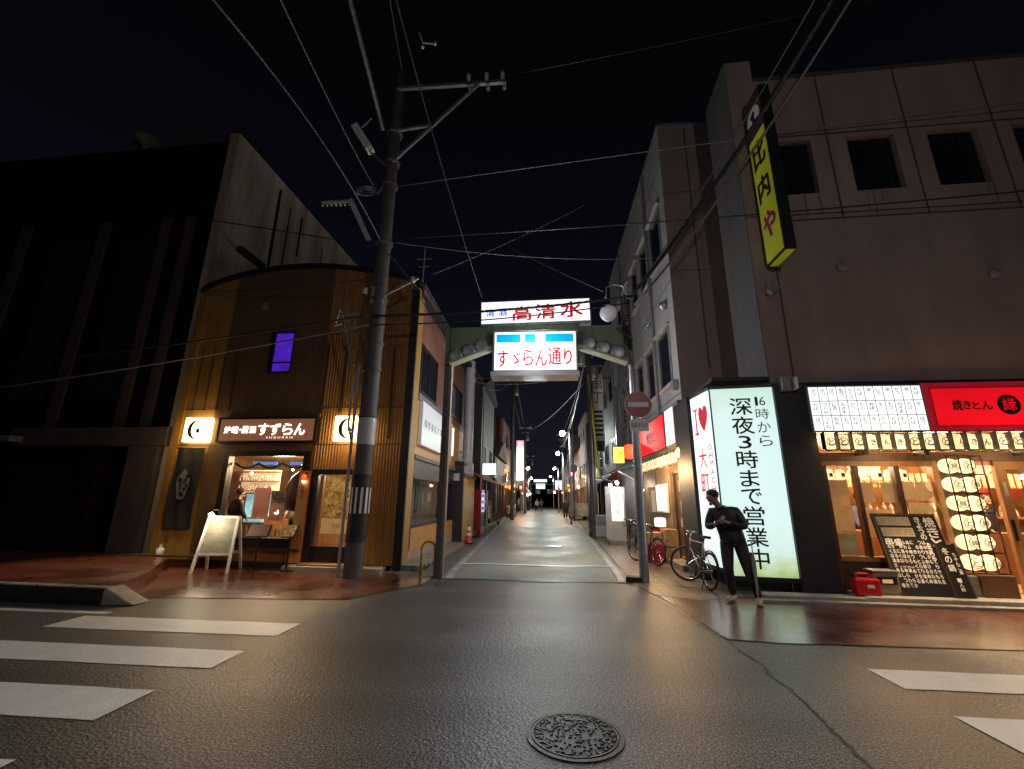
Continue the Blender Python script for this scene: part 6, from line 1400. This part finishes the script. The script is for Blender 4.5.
b = MB().box(-3.3, -3.05, -.1, .1, 0, 4.7).box(3.0, 3.25, -.1, .1, 0, 4.7).box(-3.3, 3.25, -.12, .12, 4.7, 5.0); b.build('frame', 'olive', q)
MB().box(-2.1, .7, -.3, -.1, 5.3, 5.85).build('upper_sign', 'e_arch', q); MB().box(-1.6, .3, -.3, -.1, 3.9, 4.95).build('lower_sign', 'e_arch', q); MB().box(-1.5, .2, -.32, -.301, 4.6, 4.8).build('cyan_band', 'e_cyan', q)
q = thing('hanging_sign', 'white lit sign board on the right just beside the distant second arch', 'sign'); MB().box(1.9, 3.5, 76, 76.2, 3.2, 4.9).build('light_box', 'greyb', q); MB().box(1.95, 3.3, 75.98, 75.995, 3.3, 4.8).build('lit_face', 'e_cool', q); MB().bar((3.5, 76.1, 4), (3.7, 76.1, 4), .05).build('bracket', 'black', q)
SL = [(1.35, 31.0, 6.2, 1.0, 'brightest round street lamp above the right side of the alley, nearest of its line'), (1.35, 42, 5.9, .8, 'street lamp second nearest in the line on the right of the alley'), (-1.7, 49, 5.0, .7, 'street lamp on the left of the alley right of the white vertical sign'),
      (1.4, 58, 5.6, .7, 'street lamp third nearest in the line on the right of the alley'), (-1.9, 70, 4.9, .6, 'distant street lamp on the left before the second arch'), (1.2, 78, 5.6, .6, 'farthest small street lamp on the right before the second arch')]
for i, (x, y, z, k, lb) in enumerate(SL):
    q = thing('street_lamp', lb, 'street lamp', (x, y, 0), 0, 'street lamps down the alley')
    MB().lathe([(.07, 0), (.045, z + .1), (0, z + .12)], (.5 if x > 0 else -.5, 0, 0), n=10).build('pole', 'greym', q, True); MB().bar((.5 if x > 0 else -.5, 0, z), (0, 0, z + .12), .04).build('arm', 'greym', q)
    MB().lathe([(0, .1), (.2, .06), (.24, 0)], (0, 0, z), n=16).build('hood', 'greym', q, True); MB().sphere((0, 0, z - .02), .19 * k ** .5, 12).build('lamp_globe', 'e_lamp', q, True)
    lamp('street_light', (x - .0, y, z - .35), 520 * k, (.90, 1, .93), .15)
glow = [(-3.1, 41.2, 2.7, 'e_obulb', .16, 'orange lantern low at the bar front left of the alley, lowest of its cluster'), (-2.9, 43.2, 2.9, 'e_obulb', .14, 'orange lantern under the white vertical sign'), (-3.3, 39.6, 4.1, 'e_obulb', .16, 'orange lantern high beside the left end of the white vertical sign'), (-2.7, 53, 3.0, 'e_obulb', .16, 'orange lantern on the left between the vertical sign and the pole'),
        (-2.5, 60, 3.9, 'e_rbulb', .26, 'red lantern above the others far on the left row'), (-2.5, 63, 3.1, 'e_rbulb', .22, 'red lantern just below another far on the left row'), (-2.3, 64, 2.3, 'e_white', .22, 'small white lamp beneath the red lanterns far on the left row'),
        (2.6, 42.3, 4.0, 'e_pink', .14, 'pink glowing lamp on the right row past the mirror pole'), (3.0, 34.5, 3.4, 'e_obulb', .12, 'orange lamp on the wall right of the mirror pole'), (2.7, 47, 2.6, 'e_obulb', .15, 'orange lamp over the timber bar on the right'), (2.4, 56, 2.5, 'e_obulb', .15, 'orange lamp farther along the right row of bars'), (-3.1, 46.3, 2.4, 'e_obulb', .12, 'orange lantern beside the doorway left of the alley'), (2.8, 51, 3.2, 'e_obulb', .13, 'orange lamp high on the far right bar front')]
extra = [(-3.0, 36, 2.6, 'e_obulb', .10, 'orange lamp low on the left before the bar front'), (-2.7, 57.5, 2.4, 'e_obulb', .13, 'orange lamp on the cream building at the left'), (-2.5, 74, 3.0, 'e_cool', .16, 'cool white lamp far on the left before the second arch'), (2.3, 68, 3.2, 'e_rbulb', .2, 'red lantern far on the right before the white sign board'),
         (2.6, 62.5, 2.6, 'e_cool', .15, 'cool white lamp low at the far right row'), (2.2, 72, 4.2, 'e_bulb', .12, 'warm lamp above the far right row'), (-2.4, 79, 2.6, 'e_bulb', .14, 'warm lamp low at the far left near the second arch'), (2.9, 37.8, 2.7, 'e_bulb', .10, 'warm lamp over the cream building door on the right'), (-2.2, 68, 4.4, 'e_cool', .14, 'cool white lamp high on the far left row'), (2.0, 84, 3.0, 'e_bulb', .16, 'warm lamp just before the second arch at the right')]
for i, (x, y, z, m_, r_, lb) in enumerate(glow + extra):
    q = thing('glowing_lantern', lb, 'lantern', (x, y, z), 0, 'glowing lanterns down the alley'); MB().sphere((0, 0, 0), r_, 12, (1, 1, 1.2)).build('shade', m_, q, True); MB().lathe([(r_ * .5, r_ * 1.1), (r_ * .5, r_ * 1.3)], n=10).build('cap', 'black', q); MB().bar((0, 0, r_ * 1.2), (.25 if x > 0 else -.25, 0, r_ * 1.5), .02).build('bracket', 'black', q)
for x, y, z, p in ((-2.4, 43, 2.6, 60), (-2.4, 51, 2.5, 60), (2.4, 40, 2.8, 60), (2.3, 49, 2.6, 90), (-2, 62, 3, 60), (2.4, 60, 3, 60)): lamp('lantern_light', (x, y, z), p * 1.8, (1, .42, .12), .3)
q = thing('flower_display', 'colourful display of goods and flowers before the lit bar on the left of the alley', 'display', (-3.0, 42.0, 0))
b = MB()
for i in range(120): b.sphere((random.uniform(-.3, .3), random.uniform(-1.4, 1.4), random.uniform(.3, 1.1)), random.uniform(.05, .09), 6)
b.build('flowers', 'goods', q); MB().box(-.35, .35, -1.5, 1.5, 0, .4).build('trough', 'darkwood', q)
q = thing('metal_barrier', 'pale leaning metal barrier with yellow black board on the left edge of the alley', 'barrier', (-2.95, 26.5, 0)); MB().tube([(0, -.5, 0), (-.25, -.3, 1.5), (-.25, .5, 1.5), (0, .7, 0)], .03, 6).build('rail', 'galv', q); MB().box(-.35, -.30, -.2, 1.2, .5, 1.25).build('board', 'yellowp', q)
for i, (x, y, h) in enumerate(((-2.95, 19.3, .55), (-2.98, 21.6, .5), (-2.75, 27.5, .6))):
    q = thing('potted_plant', ('leafy green pot plant beside the traffic cone and yellow wall', 'small green pot plant just past the vending machine', 'green pot plant by the pale metal barrier')[i], 'plant', (x, y, .12)); MB().lathe([(.08, 0), (.12, .22), (.10, .22)], n=12).build('pot', 'brickr', q)
    b = MB()
    for k in range(70):
        a = random.uniform(0, 6.28); r_ = random.uniform(.02, .2); z = random.uniform(.2, h); x0, y0 = r_ * math.cos(a), r_ * math.sin(a); b.poly([(x0, y0, z), (x0 + .05 * math.cos(a + .6), y0 + .05 * math.sin(a + .6), z + .05), (x0 + .1 * math.cos(a), y0 + .1 * math.sin(a), z + .03), (x0 + .05 * math.cos(a - .6), y0 + .05 * math.sin(a - .6), z + .02)])
    b.build('foliage', 'leaf', q, fix=False)

# ------------------------------------------------------------------ overhead wires
def wire(p, q, sag, r, label, m_='cable', n=18, mid=None, wob=0):
    p, q = V(p), V(q); pts = []
    for i in range(n + 1):
        t = i / n; v = p.lerp(q, t); v.z -= sag * 4 * t * (1 - t); pts.append(v + V((random.uniform(-wob, wob), random.uniform(-wob, wob), random.uniform(-wob, wob))))
    o = MB().tube(pts, r, 6).build('overhead_wire', m_, None, True)
    return tag(o, label, 'wire', 'overhead wires')
PR = (2.05, 9.75, 6.2)
def twist(p, q, sag, r, k, label):
    p, q = V(p), V(q); b = MB()
    for j in range(k):
        pts = []
        for i in range(46):
            t = i / 45; v = p.lerp(q, t); v.z -= sag * 4 * t * (1 - t); a = t * 55 + j * 6.28 / k; pts.append(v + V((r * 1.2 * math.cos(a), 0, r * 1.2 * math.sin(a))))
        b.tube(pts, r, 5)
    return tag(b.build('cable_bundle', 'cable', None, True), label, 'cable', 'overhead wires')
twist((2.1, 9.7, 6.3), (5.9, 5.2, 11.4), .35, .024, 4, 'thick twisted cable bundle rising from the slim pole past the yellow sign')
wire((2.15, 9.65, 6.05), (6.3, 5.0, 11.6), .45, .026, 'smooth cable running just below the twisted bundle past the yellow sign', 'cablel')
wire((2.2, 9.6, 6.4), (5.6, 5.0, 11.5), .25, .012, 'thin pale cable above the twisted bundle past the yellow sign', 'cablel')
twist((-3.98, 9.35, 5.78), (2.1, 9.55, 6.24), .10, .017, 3, 'heavy twisted cable crossing in front of the upper arch sign')
wire((-3.98, 9.35, 5.55), (2.05, 9.6, 6.1), .12, .016, 'smooth cable crossing low behind the heavy twisted one at the arch')
wire((-4.1, 9.35, 5.80), (-14.5, 8.8, 4.3), .10, .022, 'upper black cable running from the concrete pole across the ochre bar to the left')
wire((-4.1, 9.35, 5.55), (-14.5, 8.6, 3.6), .12, .018, 'lower pale edged cable running from the concrete pole across the ochre bar to the left', 'cablel')
wire((-4.0, 9.6, 7.75), (-16, 11.2, 10.9), -.1, .014, 'thin wire from the pole across the weathered slab wall to the dark block')
wire((-4.0, 9.6, 6.95), (-9.6, 10.5, 7.15), .12, .012, 'thin wire along the top of the ochre cladding')
wire((-4.38, 9.6, 9.5), (-3.0, 3.0, 7.25), .1, .014, 'thin overhead line rising left of the pole, right hand one of two', 'cablel')
wire((-4.05, 9.6, 7.85), (-3.95, 3.6, 7.4), -.3, .016, 'thin overhead line rising left of the pole, left hand one of two', 'cablel')
wire((-4.05, 9.6, 7.85), (-3.1, 9.6, 6.66), .03, .016, 'short wire from the pole band to the corner of the ochre building', 'cablel')
wire((-3.1, 9.6, 6.62), (-2.3, 11.5, 5.2), .08, .010, 'drop wire from the ochre corner down to the brick shop wall')
wire((-1.46, 9.7, 6.34), (-2.35, 4.4, 9.6), .2, .012, 'slack wire dropping from above onto the left end of the upper sign', 'cablel')
wire((-3.9, 9.4, 13.3), (-3.2, 5.0, 13.4), .1, .012, 'thin wire leaving the pole top towards the viewer', 'cablel')
wire((-4.0, 9.6, 9.55), (11.5, 8.2, 10.0), -.05, .012, 'long thin wire crossing the whole street high above the arch', 'cablel')
wire((-4.0, 9.6, 8.0), (12, 8.0, 7.75), .12, .016, 'long dark wire crossing the street above the upper sign')
wire((-4.0, 9.6, 7.95), (3.6, 12.4, 8.9), .22, .009, 'thin wire from the pole to the grey building', 'cablel')
wire((-4.0, 14.0, 9.4), (1.6, 14.0, 12.1), .1, .011, 'thin slanting wire in the sky above the upper sign', 'cablel')
wire((-1.8, 15, 11.4), (1.75, 11.6, 7.4), .05, .010, 'thin wire falling to the globe lamp from the sky', 'cablel')
wire((-.98, 9.48, 12.95), (14, 6.5, 12.5), .2, .010, 'faint line from the crossarm end to the right across the sky')
wire((-3.05, 18.5, 6.8), (2.28, 21.1, 8.2), .25, .016, 'cable sagging from the left pipes to the guarded pole below the arch', 'cablel')
wire((-3.05, 18.5, 6.6), (2.28, 21.1, 7.9), .35, .016, 'second cable sagging below its twin under the arch', 'cablel')
wire((2.28, 21.1, 8.9), (2.2, 58, 9.9), .8, .02, 'upper cable running down the right side of the alley')
wire((2.1, 21.1, 8.1), (2.2, 58, 9.0), 1.0, .02, 'lower cable running down the right side of the alley')
wire((1.9, 21.1, 7.2), (2.0, 58, 8.6), 1.2, .025, 'lowest cable running down the right side of the alley')
wire((-3.1, 18.5, 6.7), (-2.55, 36.5, 11.9), .8, .016, 'cable from the pipe head to the tall left utility pole', 'cablel')
wire((-2.3, 36.5, 11.9), (-2.25, 55, 10.4), .6, .02, 'upper cable between the two left alley poles', 'cablel')
wire((-2.7, 36.5, 11.2), (-2.4, 55, 9.6), .8, .02, 'lower cable between the two left alley poles')
wire((-2.3, 55, 10.0), (2.28, 21.1, 7.5), .6, .02, 'cable crossing the alley from the left pole to the guarded pole')
q = thing('stub_post', 'thin metal aerial post rising behind the ochre roof corner', 'aerial', (-4.1, 13.4, 7.2)); MB().tube([(0, 0, -.2), (0, 0, 2.9)], .025, 6).bar((-.3, 0, 2.5), (.3, 0, 2.5), .02).bar((-.2, 0, 2.2), (.2, 0, 2.2), .02).build('mast', 'greym', q); q.name = 'roof_aerial'
q = thing('hanging_spacer', 'small insulator spacer hanging on the lines high above the arch', 'spacer', (-2.6, 7.3, 11.4)); MB().tube([(-.1, 0, .3), (0, 0, 0), (.25, 0, -.05)], .015, 6).sphere((-.0, 0, -.12), .04, 8).sphere((.27, 0, -.05), .04, 8).build('fitting', 'porcelain', q); q.name = 'line_fitting'

# ------------------------------------------------------------------ unseen street lamps added behind the viewer to light the foreground
for i, (x, y, z, p, lb) in enumerate(((3.8, -1.8, 7.6, 860, 'unseen street lamp added behind the viewer as foreground light, to the right'), (-5.4, -1.2, 7.6, 210, 'unseen street lamp added behind the viewer as foreground light, to the left'))):
    q = thing('street_lamp', lb, 'street lamp', (x, y, 0), 0, 'unseen street lamps added behind the viewer')
    MB().lathe([(.08, 0), (.05, z + .1), (0, z + .12)], (0, -1.6, 0), n=10).build('pole', 'greym', q, True); MB().bar((0, -1.6, z), (0, 0, z + .15), .05).build('arm', 'greym', q); MB().lathe([(0, .15), (.16, .1), (.22, 0), (.22, -.08)], (0, 0, z), n=16).build('hood', 'greym', q, True); MB().sphere((0, 0, z - .02), .10, 12).build('lamp_globe', 'e_lamp', q, True)
    lamp('street_light', (x, y, z - .3), p * .40, (1, .93, .90), .15); lamp('street_light', (x, y, z - .35), p * .80, (1, .95, .92), .15, 'SPOT', spot=R(156))
for t_ in [o for o in S.objects if o.get('used') is not None]: del t_['used']

# every separate piece of these parts becomes a part of its own
def split_loose(o):
    b = bmesh.new(); b.from_mesh(o.data); b.verts.ensure_lookup_table(); seen = set(); groups = []
    for v in b.verts:
        if v.index in seen: continue
        st, g = [v], []
        seen.add(v.index)
        while st:
            q = st.pop(); g.append(q.index)
            for e in q.link_edges:
                w_ = e.other_vert(q)
                if w_.index not in seen: seen.add(w_.index); st.append(w_)
        groups.append(set(g))
    b.free()
    if not 2 <= len(groups) <= 9: return
    for k, g in enumerate(groups):
        c = bmesh.new(); c.from_mesh(o.data); bmesh.ops.delete(c, geom=[v for v in c.verts if v.index not in g], context='VERTS')
        me = bpy.data.meshes.new(o.data.name); c.to_mesh(me); c.free()
        for m_ in o.data.materials: me.materials.append(m_)
        n_ = o if k == 0 else o.copy()
        if k: C.objects.link(n_); n_.parent = o.parent
        if k == 0: first = me
        else: n_.data = me
    o.data = first
for o in list(S.objects):
    if o.type == 'MESH' and o.parent and not o.children and o.name.split('.')[0] in ('ground_wall', 'pane', 'band', 'door_frame', 'pale_edge', 'pier'): split_loose(o)
